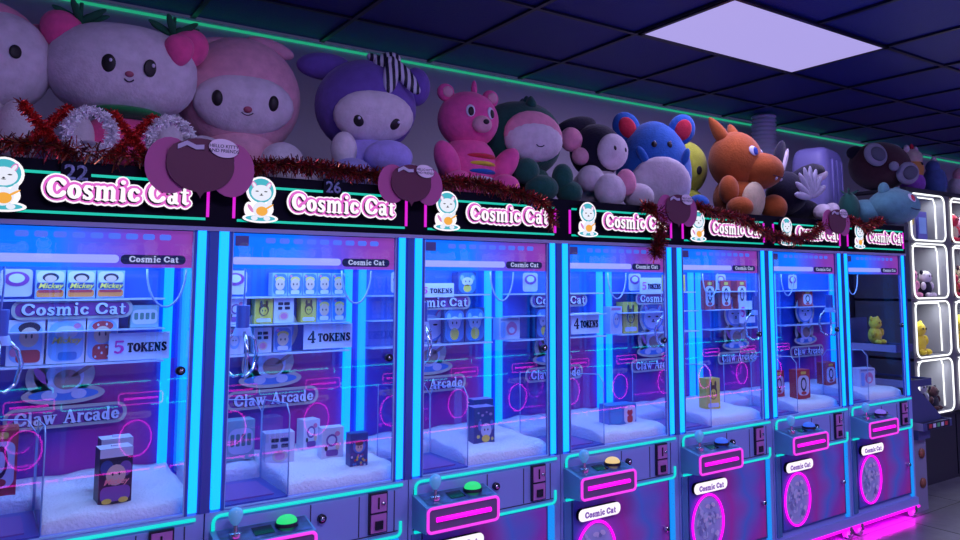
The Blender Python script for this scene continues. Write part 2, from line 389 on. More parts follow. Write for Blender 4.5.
# lower door with print, badge, oval window
d = MB(); d.box((.055,-.006,.135),(.558,.004,.478), DOORP)
for a,c in (((.05,-.008,.13),(.056,.002,.482)),((.558,-.008,.13),(.562,.002,.482)),((.05,-.008,.128),(.562,.002,.134))): d.box(a,c,STEEL)
door = d.build('lower_door', root)
MB().cyl((.535,-.022,.29),(.535,-.006,.29),.011,CHROME).cyl((.535,-.026,.29),(.535,-.022,.29),.006,DARKM).build('lock', door)
d = MB(); d.poly(rrect(.068,.398,.278,.444,.021), -.022, LOGO_W, -.006, BLACK)
d.glyphs('Cosmic Cat', .098, .408, .032, -.0235, glow('badge violet', (.22,.08,.5), .9), grow=.03, fit=.152)
d.build('name_badge', root)
ow = MB(); ow.disc(.160,.265,.092,-.009,mat('oval glass', (.42,.48,.78), .15),.115, n=36)
for i in range(46):
    a = random.random()*6.28; r = random.random()**.6
    px, pz = .160+math.cos(a)*r*.08, .265+math.sin(a)*r*.10
    ow.disc(px,pz,.004+random.random()*.010,-.0095-.0001*i,mat('pale art '+str(i%3), ((.6,.65,.9),(.25,.28,.55),(.75,.7,.9))[i%3], .3),.004+random.random()*.014,n=9,a=a)
ow = ow.build('prize_window', root)
MB().tube([(.160+.097*math.cos(t),-.014,.265+.121*math.sin(t)) for t in [2*PI*i/48 for i in range(48)]], .0050, MAG, 8, True).build('neon_ring', ow)
# base
MB().box((.0,-.012,.058),(W,.01,.10), PAINT).build('base_rail', root)
MB().box((.0,-.018,.047),(W,-.002,.058), MAG).build('base_light', root)
for u in (.05,.58):
    c = MB(); c.cyl((u,-.012,.026),(u,.013,.026),.026,mat('caster rubber', (.6,.5,.7), .4)); c.cyl((u,-.017,.026),(u,.018,.026),.010,CHROME)
    c.box((u-.012,-.0215,.026),(u+.012,-.0185,.06),CHROME); c.box((u-.012,.017,.026),(u+.012,.020,.06),CHROME)
    c.build('caster', root)
# lower corner tubes
MB().box((.566,-.010,.06+.05),(.592,.0,.478), CYAN_LOW).build('light_tube', root)
MB().box((.012,-.006,.11),(.046,.0,.478), mat('side trim', (.12,.3,.6), .2, .5)).build('corner_trim', root)
# control fascia
b = MB(); 
b.box((.020,-.004,.495),(.600,.001,.632), PAINT)
for a,c in (((.30,-.0055,.50),(.303,-.003,.63)),((.455,-.0055,.505),(.458,-.003,.628)),((.30,-.0055,.500),(.59,-.003,.503)),((.575,-.0055,.50),(.578,-.003,.63))): b.box(a,c,PAINT2)
fas = b.build('control_fascia', root)
MB().cyl((.335,-.016,.585),(.335,-.003,.585),.013,DARKM).cyl((.335,-.019,.585),(.335,-.016,.585),.007,CHROME).build('key_lock', fas)
c = MB(); c.box((.487,-.014,.508),(.549,-.003,.634), DARKM)
c.box((.492,-.018,.575),(.544,-.013,.628), mat('coin plate', (.50,.18,.50), .3)); c.box((.492,-.018,.512),(.544,-.013,.568), mat('coin plate'))
c.box((.514,-.021,.585),(.519,-.017,.62), BLACKG); c.box((.505,-.024,.522),(.531,-.017,.548), BLACKG); c.cyl((.532,-.024,.60),(.532,-.017,.60),.006,CHROME)
c.build('coin_acceptor', root)
def arcp(cx,cz,r,a0,a1,y,n=6): return [(cx+r*math.cos(math.radians(a0+(a1-a0)*i/n)), y, cz+r*math.sin(math.radians(a0+(a1-a0)*i/n))) for i in range(n+1)]
MB().tube([(.022,-.008,.606)]+arcp(.042,.625,.020,180,90,-.008)+[(.603,-.008,.645)], .0052, TEAL).build('upper_neon', root)
MB().tube([(.020,-.008,.485),(.07,-.008,.485)], .0050, TEAL).build('lower_neon', root)
MB().tube([(.27,-.008,.485)]+arcp(.582,.501,.016,-90,0,-.008)+[(.598,-.008,.530)], .0050, TEAL).build('lower_neon', root)
# control box
cb = MB()
vs=[(.014,-.10,.502),(.286,-.10,.502),(.286,-.10,.582),(.014,-.10,.582),(.014,0,.498),(.286,0,.498),(.286,0,.604),(.014,0,.604)]
cb.add(vs,[(0,1,2,3),(1,5,6,2),(4,0,3,7),(3,2,6,7),(0,4,5,1)],mat('box paint', (.12,.34,.58), .35))
cb.box((.020,-.104,.508),(.280,-.099,.578), mat('box face', (.13,.10,.2), .4))
def onTop(u, y, dz=0): return (u, y, .582+(y+.10)*.22+dz)
cb.add([onTop(.03,-.09,.002),onTop(.28,-.09,.002),onTop(.28,-.01,.002),onTop(.03,-.01,.002)],[(0,1,2,3)],mat('printed deck', (.06,.10,.28), .3, var=.8, bscale=60))
cb.add([onTop(.12,-.075,.004),onTop(.175,-.075,.004),onTop(.175,-.03,.004),onTop(.12,-.03,.004)],[(0,1,2,3)],BLACKG)
cb = cb.build('control_box', root)
MB().tube([(x,-.106,z) for x,z in rrect(.018,.505,.283,.580,.014)], .0048, MAG_FRAME, 8, True).build('neon_frame', cb)
MB().tube([(.048,-.107,.543),(.252,-.107,.543)], .0075, MAG, 10).build('neon_bar', cb)
j = MB(); j.cyl(onTop(.07,-.055),onTop(.07,-.055,.012),.018,CHROME); j.cyl(onTop(.07,-.055,.01),onTop(.07,-.055,.035),.006,CHROME)
p = onTop(.07,-.055,.056); j.ell(p,(.019,.019,.026),mat('joystick knob', (.2,.5,.75), .08, emit=(.04,.2,.35), es=.5),taper=-.25); j.build('joystick', cb)  # slight emission put into the knob so it looks brighter
BTN = {}
for nm,colr in (('green',(.02,.75,.2)),('yellow',(.85,.6,.25)),('blue',(.03,.12,.9)),('violet',(.2,.12,.8))):
    BTN[nm] = glow('button '+nm, colr, 1.0)
def button(parent, m):
    q = MB(); p = onTop(.215,-.05,.004); q.cyl(p,(p[0],p[1],p[2]+.010),.033,DARKM,n=28); q.ell((p[0],p[1],p[2]+.012),(.029,.029,.018),m,seg=28,ring=12)
    return q.build('button', parent)
# window section: posts, tubes, glass
def part(name, boxes, m, bevel=0):
    q = MB()
    for a,c in boxes: q.box(a,c,m)
    return q.build(name, root, bevel)
part('corner_post', [((0,0,.655),(.013,.02,1.457)),((.043,.002,.655),(.052,.02,1.457))], STEEL)
part('corner_post', [((W-.013,0,.655),(W,.02,1.457)),((.575,.002,.655),(.583,.02,1.457)),((.608,.004,.655),(.616,.02,1.457))], STEEL)
part('light_tube', [((.016,-.002,.662),(.040,.018,1.45))], CYAN)
part('light_tube', [((.585,-.002,.662),(.606,.018,1.45))], CYAN)
part('light_tube', [((.016,.462,.70),(.040,.482,1.44))], CYAN_BACK)
part('light_tube', [((.586,.462,.70),(.612,.482,1.44))], CYAN_BACK)
MB().add([(.052,.006,.658),(.575,.006,.658),(.575,.006,1.455),(.052,.006,1.455)],[(0,1,2,3)],GLASS).build('front_glass', root)
part('glass_edge', [((.052,.003,.658),(.0545,.009,1.455)),((.572,.003,.658),(.575,.009,1.455)),((.052,.003,.657),(.575,.009,.661))], EDGE)
MB().cyl((.550,-.010,1.056),(.550,.004,1.056),.0125,DARKM).cyl((.550,-.013,1.056),(.550,-.010,1.056),.006,CHROME).build('glass_lock', root)
MB().add([(.004,.022,.70),(.004,DEP,.70),(.004,DEP,1.45),(.004,.022,1.45)],[(0,1,2,3)],GLASS_S).build('side_glass', root)
MB().add([(W-.004,.022,.70),(W-.004,.022,1.45),(W-.004,DEP,1.45),(W-.004,DEP,.70)],[(0,1,2,3)],GLASS_S).build('side_glass', root)
# lit valance inside the glass
v = MB(); v.box((.054,.016,1.343),(.573,.022,1.448), VAL)
v.poly(rrect(.054,1.355,.388,1.377,.010), .0150, mat('pale bar', (.4,.45,.8), .4, emit=(.35,.42,.85), es=.75))
v.poly(rrect(.392,1.352,.556,1.378,.012), .0148, mat('pill navy', (.01,.02,.12), .4))
v.glyphs('Cosmic Cat', .412, 1.3575, .024, .0142, glow('pill text', (.5,.55,.95), .9), grow=.01, fit=.125)
v.box((.062,.012,1.41),(.10,.0155,1.44), mat('plate grey', (.12,.1,.3), .5))
for i in range(9): v.poly(rrect(.15+i*.042,1.42,.18+i*.042,1.436,.006), .0149, mat('valance ghost', (.1,.15,.6), .5, emit=(.06,.16,.72), es=.85))
v.build('valance', root)
# interior: back panel, decals, shelves
k = MB(); k.box((.0,DEP,.655),(W,DEP+.008,1.052), BACKP); k.box((.0,DEP,1.052),(W,DEP+.008,1.457), BACKB)
k.build('back_panel', root)
dc = MB(); yb = DEP-.022
logo_plate(dc, 'Claw Arcade', .190, .468, .893, .058, yb, False, .001)
emblem(dc, .315, .93, .30, yb, False)
dc.build('cat_decal', root)
dc = MB(); logo_plate(dc, 'Cosmic Cat', .190, .468, 1.222, .052, .43, False, .001); dc.build('name_decal', root)
part('display_shelf', [((.045,.40,1.050),(.58,DEP,1.055)),((.045,.40,1.153),(.58,DEP,1.157)),((.045,.42,1.248),(.58,DEP,1.254))], SHELFW)
sg = MB(); sg.poly(rrect(.135,1.262,.216,1.345,.012), .445, mat('sticker white')); sg.disc(.176,1.315,.032,.444,mat('sticker purple'),.022); sg.disc(.176,1.317,.020,.4435,mat('sticker pale'),.014)
sg.build('round_sticker', root)
# bed of white fluff
f = MB()
def bed(x0,x1,y0,y1,nx,ny):
    vs=[]; fs=[]
    for jj in range(ny+1):
        for ii in range(nx+1):
            x=x0+(x1-x0)*ii/nx; y=y0+(y1-y0)*jj/ny
            e=min(1,jj/2.5)
            z=.664+(.026*math.sqrt(e))+.028*jj/ny+.003*math.sin(x*23+y*9)+.0025*math.sin(x*51-y*37)
            vs.append((x,y+(.02*(1-e) if jj==0 else 0),z if jj else .657))
    for jj in range(ny):
        for ii in range(nx):
            a=jj*(nx+1)+ii; fs.append((a,a+1,a+nx+2,a+nx+1))
    ring=[ii for ii in range(nx+1)]+[jj*(nx+1)+nx for jj in range(1,ny+1)]+[ny*(nx+1)+ii for ii in range(nx-1,-1,-1)]+[jj*(nx+1) for jj in range(ny-1,0,-1)]
    o=len(vs); vs+=[(vs[a][0],vs[a][1],.655) for a in ring]
    for n_ in range(len(ring)): m_=(n_+1)%len(ring); fs.append((ring[n_],o+n_,o+m_,ring[m_]))
    f.add(vs,fs,FLUFF,True)
bed(.245,.610,.03,.486,20,18); bed(.02,.245,.31,.486,12,9)
f.build('fluff_bed', root)
b = MB(); b.box((.02,.025,.655),(.24,.30,.662), mat('chute floor', (.06,.08,.4), .3)); b.box((.05,.06,.662),(.21,.25,.666), mat('chute hatch', (.2,.1,.4), .35)); b.build('prize_chute', root)
a = MB()
def pane(pts, y=None, x=None):
    vs=[(p,y,z) if y is not None else (x,p,z) for p,z in pts]; a.add(vs,[tuple(range(len(vs)))],ACRY)
    a.tube([Vector(q) for q in vs], .0022, EDGE, 5, True)
pane([(.028,.66),(.24,.66),(.24,.875),(.215,.915),(.028,.93)], y=.31)
pane([(.03,.66),(.31,.66),(.31,.875),(.28,.915),(.06,.93),(.03,.90)], x=.242)
a.build('chute_guard', root)
# claw, gantry, cable
g = MB(); g.box((.05,.17,1.425),(.58,.19,1.44),DARKM); g.box((.10,.12,1.40),(.20,.24,1.43),STEEL); g.build('gantry', root)
cl = MB(); cx_,cy_=.135,.18
cl.tube([(cx_,cy_,1.41),(cx_+.004,cy_,1.30),(cx_,cy_,1.22)],.003,EDGE,6)
cl.cyl((cx_,cy_,1.16),(cx_,cy_,1.23),.020,STEEL); cl.cyl((cx_,cy_,1.135),(cx_,cy_,1.16),.03,EDGE,r1=.024)
for i in range(3):
    t=i*2*PI/3+.5; c_,s_=math.cos(t),math.sin(t)
    cl.tube([(cx_+r*c_,cy_+r*s_,z) for r,z in ((.018,1.15),(.05,1.12),(.062,1.08),(.050,1.03),(.022,1.008),(.008,1.012))],[.006,.006,.006,.006,.005,.003],CHROME,6)
cl.build('claw', root)
MB().tube([(.560+.056*math.cos(t), .30, 1.345+.118*math.sin(t)) for t in [PI+PI*i/16 for i in range(17)]], .0035, EDGE, 6).build('coiled_cable', root)
# header
b = MB(); b.box((.0,0,1.457),(W,.90,1.622), mat('header black', (.003,.002,.010), .6, spec=.08)); b.build('header_box', root)
b = MB(); b.box((.0,-.004,1.450),(W,.012,1.462), mat('header lip', (.3,.3,.55), .4)); b.build('header_lip', root)
zt, zb, xl, xr = 1.587, 1.484, .050, .606
MB().box((xl+.01,-.006,zt-.0035),(xr-.006,0,zt+.0035),TEAL_H).build('teal_strip', root)
MB().box((xl+.01,-.006,zb-.0035),(xr-.006,0,zb+.0035),TEAL_H).build('teal_strip', root)
MB().box((xl-.0035,-.006,zb+.006),(xl+.0035,0,zt-.004),MAG_H).build('magenta_strip', root)
MB().box((xr-.0035,-.006,zb+.006),(xr+.0035,0,zt-.004),MAG_H).build('magenta_strip', root)
e = MB(); emblem(e, .119, 1.477, .140, -.030, True, .016); e.build('cat_emblem', root)
e = MB(); logo_plate(e, 'Cosmic Cat', .210, .550, 1.545, .078, -.020, True); e.build('name_sign', root)
# led strip under the base glows on the floor
l = bpy.data.lights.new('base_lamp','AREA'); l.shape='RECTANGLE'; l.size=.60; l.size_y=.02; l.energy=2.6; l.color=(1.,.0,.85)
lo = bpy.data.objects.new('base_lamp', l); COL.objects.link(lo); lo.location=(.314,-.008,.043); lo.rotation_euler=(.35,0,0); lo.parent=root
# fill light added under the header to brighten the prizes
l = bpy.data.lights.new('cabinet_fill','AREA'); l.shape='RECTANGLE'; l.size=.48; l.size_y=.34; l.energy=4.6; l.color=(.24,.46,1.)
lo = bpy.data.objects.new('cabinet_fill', l); COL.objects.link(lo); lo.location=(.314,.26,1.44); lo.parent=root

SIGNP = mat('sign white', (.62,.66,.9), .5); SIGNK = mat('ink'); SIGNM = mat('sign magenta', (.7,.03,.45), .5)
def price(m, num, u0, u1, z0, z1, y=.418):
    q = MB(); q.box((u0,y,z0),(u1,y+.004,z1), SIGNP); h=(z1-z0)
    q.glyphs(num, u0+.012, z0+.26*h, h*.66, y-.001, SIGNM if num=='5' else SIGNK, grow=0., fit=.034)
    q.glyphs('TOKENS', u0+.052, z0+.30*h, h*.46, y-.001, SIGNK, grow=.015, fit=(u1-u0)-.060)
    q.build('price_sign', m)
desc = ['leftmost claw machine, with a large 5 TOKENS sign and two black boxes',
 'second claw machine from the left, number 26 above, with a 4 TOKENS sign',
 'third claw machine from the left, number 20 above, two dark blue boxes inside',
 'middle claw machine, yellow-lit button, a wide blue box lying by its glass',
 'fifth claw machine from the left, yellow box with dark figure on its fluff',
 'sixth claw machine from the left, with three red and white boxes high inside',
 'rightmost claw machine at the end of the row beside the lit display shelf']
btn = ['green','green','green','yellow','blue','blue','violet']
machines=[]
for i in range(7):
    m = root if i == 0 else copy_tree(root)
    m.location = ((i-1)*W, 0, 0); tag(m, desc[i], 'claw machine', 'claw machines in a row along the wall'); machines.append(m)
opp_root = copy_tree(root, None, skip=('price_sign','cabinet_fill','claw','coiled_cable','cat_decal','name_decal','round_sticker','fluff_bed','chute_guard','display_shelf','gantry','side_glass','prize_chute'))
for i in (1,5,6):
    for ch in list(machines[i].children):
        if ch.name.startswith('name_decal'): bpy.data.objects.remove(ch)
for i, m in enumerate(machines): button(m.children[[c.name.split('.')[0] for c in m.children].index('control_box')], BTN[btn[i]])
price(machines[0],'5',.424,.598,1.058,1.144); price(machines[1],'4',.413,.596,1.062,1.150)
price(machines[2],'5',.240,.402,1.243,1.300); price(machines[3],'4',.385,.550,1.066,1.163)
price(machines[4],'5',.185,.332,1.245,1.325); price(machines[5],'5',.29,.42,1.08,1.20)
# the facing row across the aisle, seen as reflections in the glass
opl = bpy.data.lights.new('cabinet_fill','AREA'); opl.shape='RECTANGLE'; opl.size=.5; opl.size_y=.7; opl.energy=.8; opl.color=(.42,.36,1.)  # fill lights added at the facing row's fronts to brighten the aisle
OPP = {'teal neon': glow('teal neon across', (.0,.62,.60), 9.), 'magenta neon': glow('magenta neon across', (1.,.02,.7), 9.), 'magenta frame': glow('magenta frame across', (1.,.04,.6), 6.)}
def restyle(o):
    for c in o.children:
        if c.type == 'MESH' and any(ms and ms.name in OPP for ms in c.data.materials):
            c.data = c.data.copy()
            for q_, ms in enumerate(c.data.materials):
                if ms.name in OPP: c.data.materials[q_] = OPP[ms.name]
        restyle(c)
restyle(opp_root)
for i in range(14):
    m = opp_root if i == 0 else copy_tree(opp_root)
    m.location = (.54+(i-2)*W, -3.62, 0); m.rotation_euler = (0,0,PI)
    ll = bpy.data.objects.new('cabinet_fill', opl); COL.objects.link(ll); ll.parent = m; ll.location = (W/2, -.03, 1.05); ll.rotation_euler = (-PI/2, 0, 0)
    tag(m, 'claw machine across the aisle, seen only as neon reflections in the glass', 'claw machine', 'claw machines across the aisle')

# ------------------------------------------------------------------ toy boxes
def art(base, kind, w_, h_, dp):
    q = MB(); q.box((-w_/2,-dp/2,0),(w_/2,dp/2,h_), base)
    y = -dp/2-.0006
    return q, y
C = lambda n, c: mat('card '+n, c, .45)
YEL=C('yellow',(.75,.6,.08)); RED=C('red',(.5,.04,.05)); NAVY=C('navy',(.03,.06,.26)); BLU=C('blue',(.05,.2,.6)); WHT=C('white',(.62,.64,.8)); PNK=C('pink',(.7,.2,.4)); TAN=C('tan',(.7,.5,.4)); BLK=C('black',(.012,.01,.03)); GRN=C('green',(.1,.5,.2)); PUR=C('purple',(.2,.08,.35)); ORA=C('orange',(.8,.25,.05)); LBL=C('light blue',(.25,.45,.85))
def toybox(kind, w_, h_, dp):
    y = -dp/2-.0006; X=w_/2
    q = MB()
    def base(m): q.box((-X,-dp/2,0),(X,dp/2,h_), m)
    def R(x0,z0,x1,z1,m,k=1,r=.08): q.poly(rrect(x0*w_,z0*h_,x1*w_,z1*h_,r*min(w_*(x1-x0),h_*(z1-z0))*4+.0001), y-.0004*k, m)
    def D(x,z,rx,rz,m,k=2): q.disc(x*w_,z*h_,rx*w_,y-.0004*k,m,rz*h_,n=16)
    if kind=='dark':       # dark box, pale round art, white cap, word across the middle
        base(BLK); R(-.5,.84,.5,1.,WHT,1,.01); D(-.28,.66,.2,.14,NAVY); D(.28,.62,.2,.14,PUR,2); D(0,.52,.3,.19,TAN,3); D(-.1,.54,.03,.03,BLK,4); D(.1,.54,.03,.03,BLK,4); R(-.45,.05,.45,.32,PUR,3); D(-.25,.06,.15,.05,YEL,4); D(.25,.06,.15,.05,YEL,4)
        q.font('Mickey',0,.36*h_,.26*w_,y-.003,glow_txt,bold=.02,shear=.3)
        q.add([(-X,-dp/2,h_+.0005),(X,-dp/2,h_+.0005),(X,dp/2,h_+.0005),(-X,dp/2,h_+.0005)],[(0,1,2,3)],WHT); q.box((-.1*w_,-.1*dp,h_),(.1*w_,.1*dp,h_+.006),WHT)
    elif kind=='mick':
        base(LBL); R(-.46,.55,.46,.96,WHT); D(0,.74,.28,.16,BLK,2); D(0,.70,.2,.12,TAN,3); R(-.46,.04,.46,.3,ORA,2); R(-.40,.20,.4,.30,RED,3); R(-.46,.34,.46,.56,NAVY,2)
        q.font('Mickey',0,.36*h_,.29*w_,y-.003,YEL2,bold=.02,shear=.3)
    elif kind=='window_red':
        base(WHT); R(-.44,.06,.44,.94,LBL); D(.08,.62,.26,.22,TAN,3); D(.0,.64,.03,.05,BLK,4); D(.15,.64,.03,.05,BLK,4); D(.08,.82,.3,.13,BLK,2); R(-.25,.06,.4,.34,RED,3); D(-.3,.3,.12,.1,PNK,4)
    elif kind=='script':
        base(WHT); R(-.46,.05,.46,.95,LBL); D(0,.7,.3,.15,WHT,2); R(-.2,.08,.3,.26,BLU,3)
        q.font('Mickey',0,.46*h_,.27*w_,y-.003,YEL2,bold=.02,shear=.3); D(.28,.84,.1,.06,PNK,3)
    elif kind=='dots':
        base(WHT); R(-.46,.04,.46,.96,LBL); D(0,.62,.28,.2,TAN,3); D(-.1,.64,.03,.05,BLK,4); D(.1,.64,.03,.05,BLK,4); D(0,.82,.34,.12,RED,2); R(-.3,.05,.3,.4,RED,3)
        for a_,b_ in ((-.2,.12),(0,.2),(.2,.12),(-.1,.32),(.14,.33),(-.15,.85),(.12,.86)): D(a_,b_,.035,.03,WHT,5)
    elif kind=='baby':
        base(LBL); R(-.46,.04,.46,.96,BLU); D(0,.5,.32,.26,TAN,3); D(0,.7,.33,.14,YEL,2); D(-.12,.5,.04,.05,BLK,4); D(.12,.5,.04,.05,BLK,4); R(-.3,.06,.3,.24,WHT,3); D(-.3,.86,.08,.05,PNK,3)
    elif kind=='white':
        base(WHT)
        for a_,b_,c_,d_ in ((-.3,.72,-.05,.84),(.0,.72,.28,.84),(-.3,.54,-.08,.66),(.04,.54,.3,.66)): R(a_,b_,c_,d_,BLK,2,.05)
        D(0,.28,.26,.18,TAN,2); D(0,.28,.18,.12,PNK,3)
    elif kind=='fancy':
        base(WHT); D(-.05,.6,.26,.2,PUR,2); D(-.05,.6,.18,.14,WHT,3); R(-.3,.1,.25,.3,PUR,2); D(.2,.8,.12,.08,PNK,3); D(-.3,.35,.07,.08,BLK,3); D(.22,.4,.09,.12,TAN,3)
    elif kind=='night':
        base(NAVY); D(.08,.36,.26,.2,C('sleepy white',(.45,.55,.8)),3); D(-.22,.5,.1,.14,C('ear blue',(.08,.2,.6)),2); D(.36,.5,.1,.14,C('ear blue',(.08,.2,.6)),2); D(.0,.38,.03,.03,BLK,4); D(.16,.38,.03,.03,BLK,4); D(.06,.14,.2,.1,YEL,4); D(-.3,.2,.08,.05,C('star',(.6,.6,.15)),3); D(.38,.12,.06,.05,C('star',(.6,.6,.15)),3)
        for a_,b_,c_ in ((-.3,.85,.05),(-.1,.78,.07),(.1,.86,.05),(.3,.8,.08),(-.2,.66,.04)): D(a_,b_,c_,c_*.5,C('pale violet',(.35,.3,.6)),3)
        q.add([(-X,-dp/2,h_+.0005),(X,-dp/2,h_+.0005),(X,dp/2,h_+.0005),(-X,dp/2,h_+.0005)],[(0,1,2,3)],C('violet lid',(.25,.2,.5)))
    elif kind=='colour':
        base(NAVY); D(0,.62,.36,.2,BLU,2); D(0,.6,.22,.14,TAN,3); D(0,.72,.24,.08,C('hair',(.15,.05,.04)),4); D(-.07,.6,.03,.03,BLK,4); D(.09,.6,.03,.03,BLK,4)
        rr=random.Random(3)
        for i_ in range(22): D(rr.uniform(-.42,.42),rr.uniform(.04,.38),.06,.035,[RED,YEL,PNK,WHT,BLU][i_%5],3)
    elif kind=='yellow':
        base(YEL); D(0,.55,.28,.24,C('brown',(.15,.07,.03)),2); D(0,.5,.2,.16,YEL,3); D(-.16,.8,.08,.12,C('brown',(.15,.07,.03)),2); D(.16,.8,.08,.12,C('brown',(.15,.07,.03)),2); D(-.08,.52,.03,.04,BLK,4); D(.08,.52,.03,.04,BLK,4); R(-.4,.06,.4,.2,WHT,2)
    elif kind=='critter':
        base(NAVY); R(-.46,.03,.46,.97,BLU); D(0,.56,.30,.20,WHT,3); D(-.28,.72,.10,.14,LBL,2); D(.28,.72,.10,.14,LBL,2); D(0,.25,.22,.18,YEL,3); D(-.1,.57,.03,.04,BLK,4); D(.1,.57,.03,.04,BLK,4)
    elif kind=='pale':
        base(WHT); D(0,.5,.28,.3,LBL,2); D(0,.52,.2,.2,WHT,3); D(-.07,.54,.03,.03,BLK,4); D(.07,.54,.03,.03,BLK,4); R(-.4,.86,.4,.95,PNK,2)
    elif kind=='tri':
        base(WHT); D(.1,.5,.26,.3,PNK,2); D(.1,.42,.14,.14,WHT,3); R(-.42,.1,-.2,.8,LBL,2); R(-.44,.86,.44,.96,C('grey print',(.3,.3,.5)),2)
    elif kind=='redtop':
        base(RED); R(-.42,.12,.42,.8,WHT); D(0,.5,.22,.24,BLK,3); D(0,.5,.14,.16,WHT,4); R(-.2,.84,.2,.94,YEL,3); D(0,.2,.2,.06,RED,3)
    elif kind=='robot':
        base(BLU); R(.05,.05,.95*.5,.95,WHT,1); D(.26,.6,.1,.17,RED,3); D(.26,.8,.08,.1,WHT,4); R(.16,.1,.36,.45,RED,3); R(-.45,.1,-.02,.9,C('mid blue',(.04,.3,.7)),1)
    elif kind=='words':
        base(C('teal card',(.3,.5,.55))); R(-.45,.15,.45,.8,WHT,2)
        for a_ in range(4): R(-.38+a_*.2,.35,-.24+a_*.2,.66,C('green print',(.1,.25,.2)),3)
    return q
YEL2 = mat('yellow print', (.95,.75,.1), .4); glow_txt = mat('peach print', (.9,.35,.3), .4)
PROTO={}
def place(kind, k, u0, u1, h_, y, z, label, group=None, dp=.06, rz=0.):
    key=(kind, round(u1-u0,3), round(h_,3), dp)
    w_=u1-u0
    if key not in PROTO: o = toybox(kind, w_, h_, dp).build('toy_box'); PROTO[key]=o
    else: o = PROTO[key].copy(); COL.objects.link(o)
    o.location=((k-1)*W+(u0+u1)/2, y+dp/2, z); o.rotation_euler=(0,0,rz)
    tag(o, label, 'toy box', group); return o
Z1,Z2,Z3=1.256,1.159,1.057; ys=.425
for i,(a_,b_) in enumerate(((.223,.300),(.304,.381),(.385,.462))):
    place('mick',0,a_,b_,.086,.435,Z1,['left','middle','right'][i]+' one of the three yellow-lettered boxes on the top shelf of the leftmost claw machine','yellow-lettered boxes on the leftmost top shelf',.05)
place('window_red',0,.160,.254,.135,.435,Z3,'white toy box with a red figure on the left of the leftmost machine\'s lower shelf',dp=.03)
place('script',0,.260,.360,.135,.435,Z3,'pale box with yellow script lettering in the middle of the leftmost machine\'s lower shelf',dp=.03)
place('dots',0,.364,.450,.135,.435,Z3,'box with a red figure with white dots, just left of the 5 TOKENS sign',dp=.03)
place('words',0,.484,.566,.072,.435,1.159,'small pale box with dark print above the 5 TOKENS sign in the leftmost machine',dp=.05)
place('dark',0,.376,.458,.150,.115,.692,'black toy box with white lid standing at the front of the leftmost machine',dp=.07,rz=.05)
place('dark',0,.392,.474,.150,.22,.700,'dark toy box standing behind the black one on the fluff, leftmost machine',dp=.07,rz=.02)
place('redtop',0,.12,.20,.19,.36,.70,'red and white box behind the chute guard at the lower left of the leftmost machine',dp=.06)
place('pale',0,.03,.10,.19,.37,.70,'pale box beside the red one behind the chute guard of the leftmost machine',dp=.06)
for i in range(5):
    place('baby',1,.302+i*.0545,.354+i*.0545,.082,.435,Z1,['first','second','third','fourth','fifth'][i]+' of five small blue boxes in the top row above the 4 TOKENS sign','small blue boxes on the second machine top shelf',.05)
place('yellow',1,.243,.305,.088,.435,Z2,'yellow box left of the white box on the middle shelf of the second machine',dp=.05)
place('white',1,.309,.380,.088,.435,Z2,'white box with black print on the middle shelf of the second machine',dp=.05)
for i in range(3): place('baby' if i else 'yellow',1,.407+i*.058,.462+i*.058,.088,.435,Z2,['left yellow','middle blue','right blue'][i]+' box of the three directly above the 4 TOKENS sign','boxes above the 4 tokens sign',.05)
place('fancy',1,.150,.215,.088,.435,Z2,'pale purple box at the left end of the second machine\'s middle shelf',dp=.05)
place('pale',1,.145,.21,.088,.435,Z3,'pale box at the left end of the second machine\'s lower shelf',dp=.05)
place('white',1,.243,.304,.088,.435,Z3,'white box with dark print low on the second machine\'s shelf behind the cat decal',dp=.05)
place('baby',1,.312,.375,.088,.435,Z3,'blue baby-faced box immediately left of the 4 TOKENS sign in the second machine',dp=.05)
place('white',1,.252,.346,.105,.28,.697,'big white box with black print, nearest the chute in the second machine',dp=.07,rz=-.12)
place('fancy',1,.405,.465,.105,.38,.712,'white and purple box at the back of the second machine\'s fluff',dp=.06,rz=.08)
place('fancy',1,.43,.505,.105,.25,.700,'white and purple box just behind the small colourful box',dp=.055,rz=-.1)
place('colour',1,.475,.535,.112,.115,.690,'small dark blue box with colourful sprinkles at the front of the second machine',dp=.045,rz=-.06)
place('words',1,.15,.24,.13,.38,.71,'teal box behind the chute guard of the second machine',dp=.07)
place('critter',2,.368,.462,.140,.435,Z3,'left one of the two blue boxes with a white critter on the third machine\'s shelf',group='critter boxes on the third machine shelf',dp=.05)
place('critter',2,.466,.560,.140,.435,Z3,'right one of the two blue boxes with a white critter on the third machine\'s shelf',group='critter boxes on the third machine shelf',dp=.05)
place('critter',2,.43,.52,.09,.435,Z1,'small blue critter box on the top shelf of the third machine',dp=.05)
place('night',2,.365,.450,.135,.18,.694,'dark blue box with sleepy white creature, front one of the pair in the third machine',dp=.065,rz=-.12)
place('night',2,.435,.520,.135,.30,.703,'dark blue box with sleepy white creature, rear one of the pair in the third machine',dp=.065,rz=-.12)
place('tri',3,.005,.112,.095,.435,Z3,'white box with pink triangle at the left end of the fourth machine\'s shelf',dp=.05)
place('critter',3,.2,.29,.13,.435,Z3,'blue box beside the cat decal in the fourth machine',dp=.05)
place('robot',3,.395,.535,.085,.16,.692,'wide blue and white box with a red robot, in the fourth machine',dp=.08,rz=-.15)
place('pale',4,.005,.080,.130,.435,Z3,'white box left of the yellow box on the fifth machine\'s lower shelf',dp=.05)
place('yellow',4,.088,.184,.150,.435,Z3,'yellow box with a brown creature on the lower shelf of the fifth machine',dp=.05)
place('yellow',4,.40,.52,.085,.435,Z1,'yellow box on the top shelf of the fifth machine',dp=.05)
place('yellow',4,.405,.485,.145,.19,.696,'yellow box with a brown creature standing on the fluff of the fifth machine',dp=.06,rz=-.2)
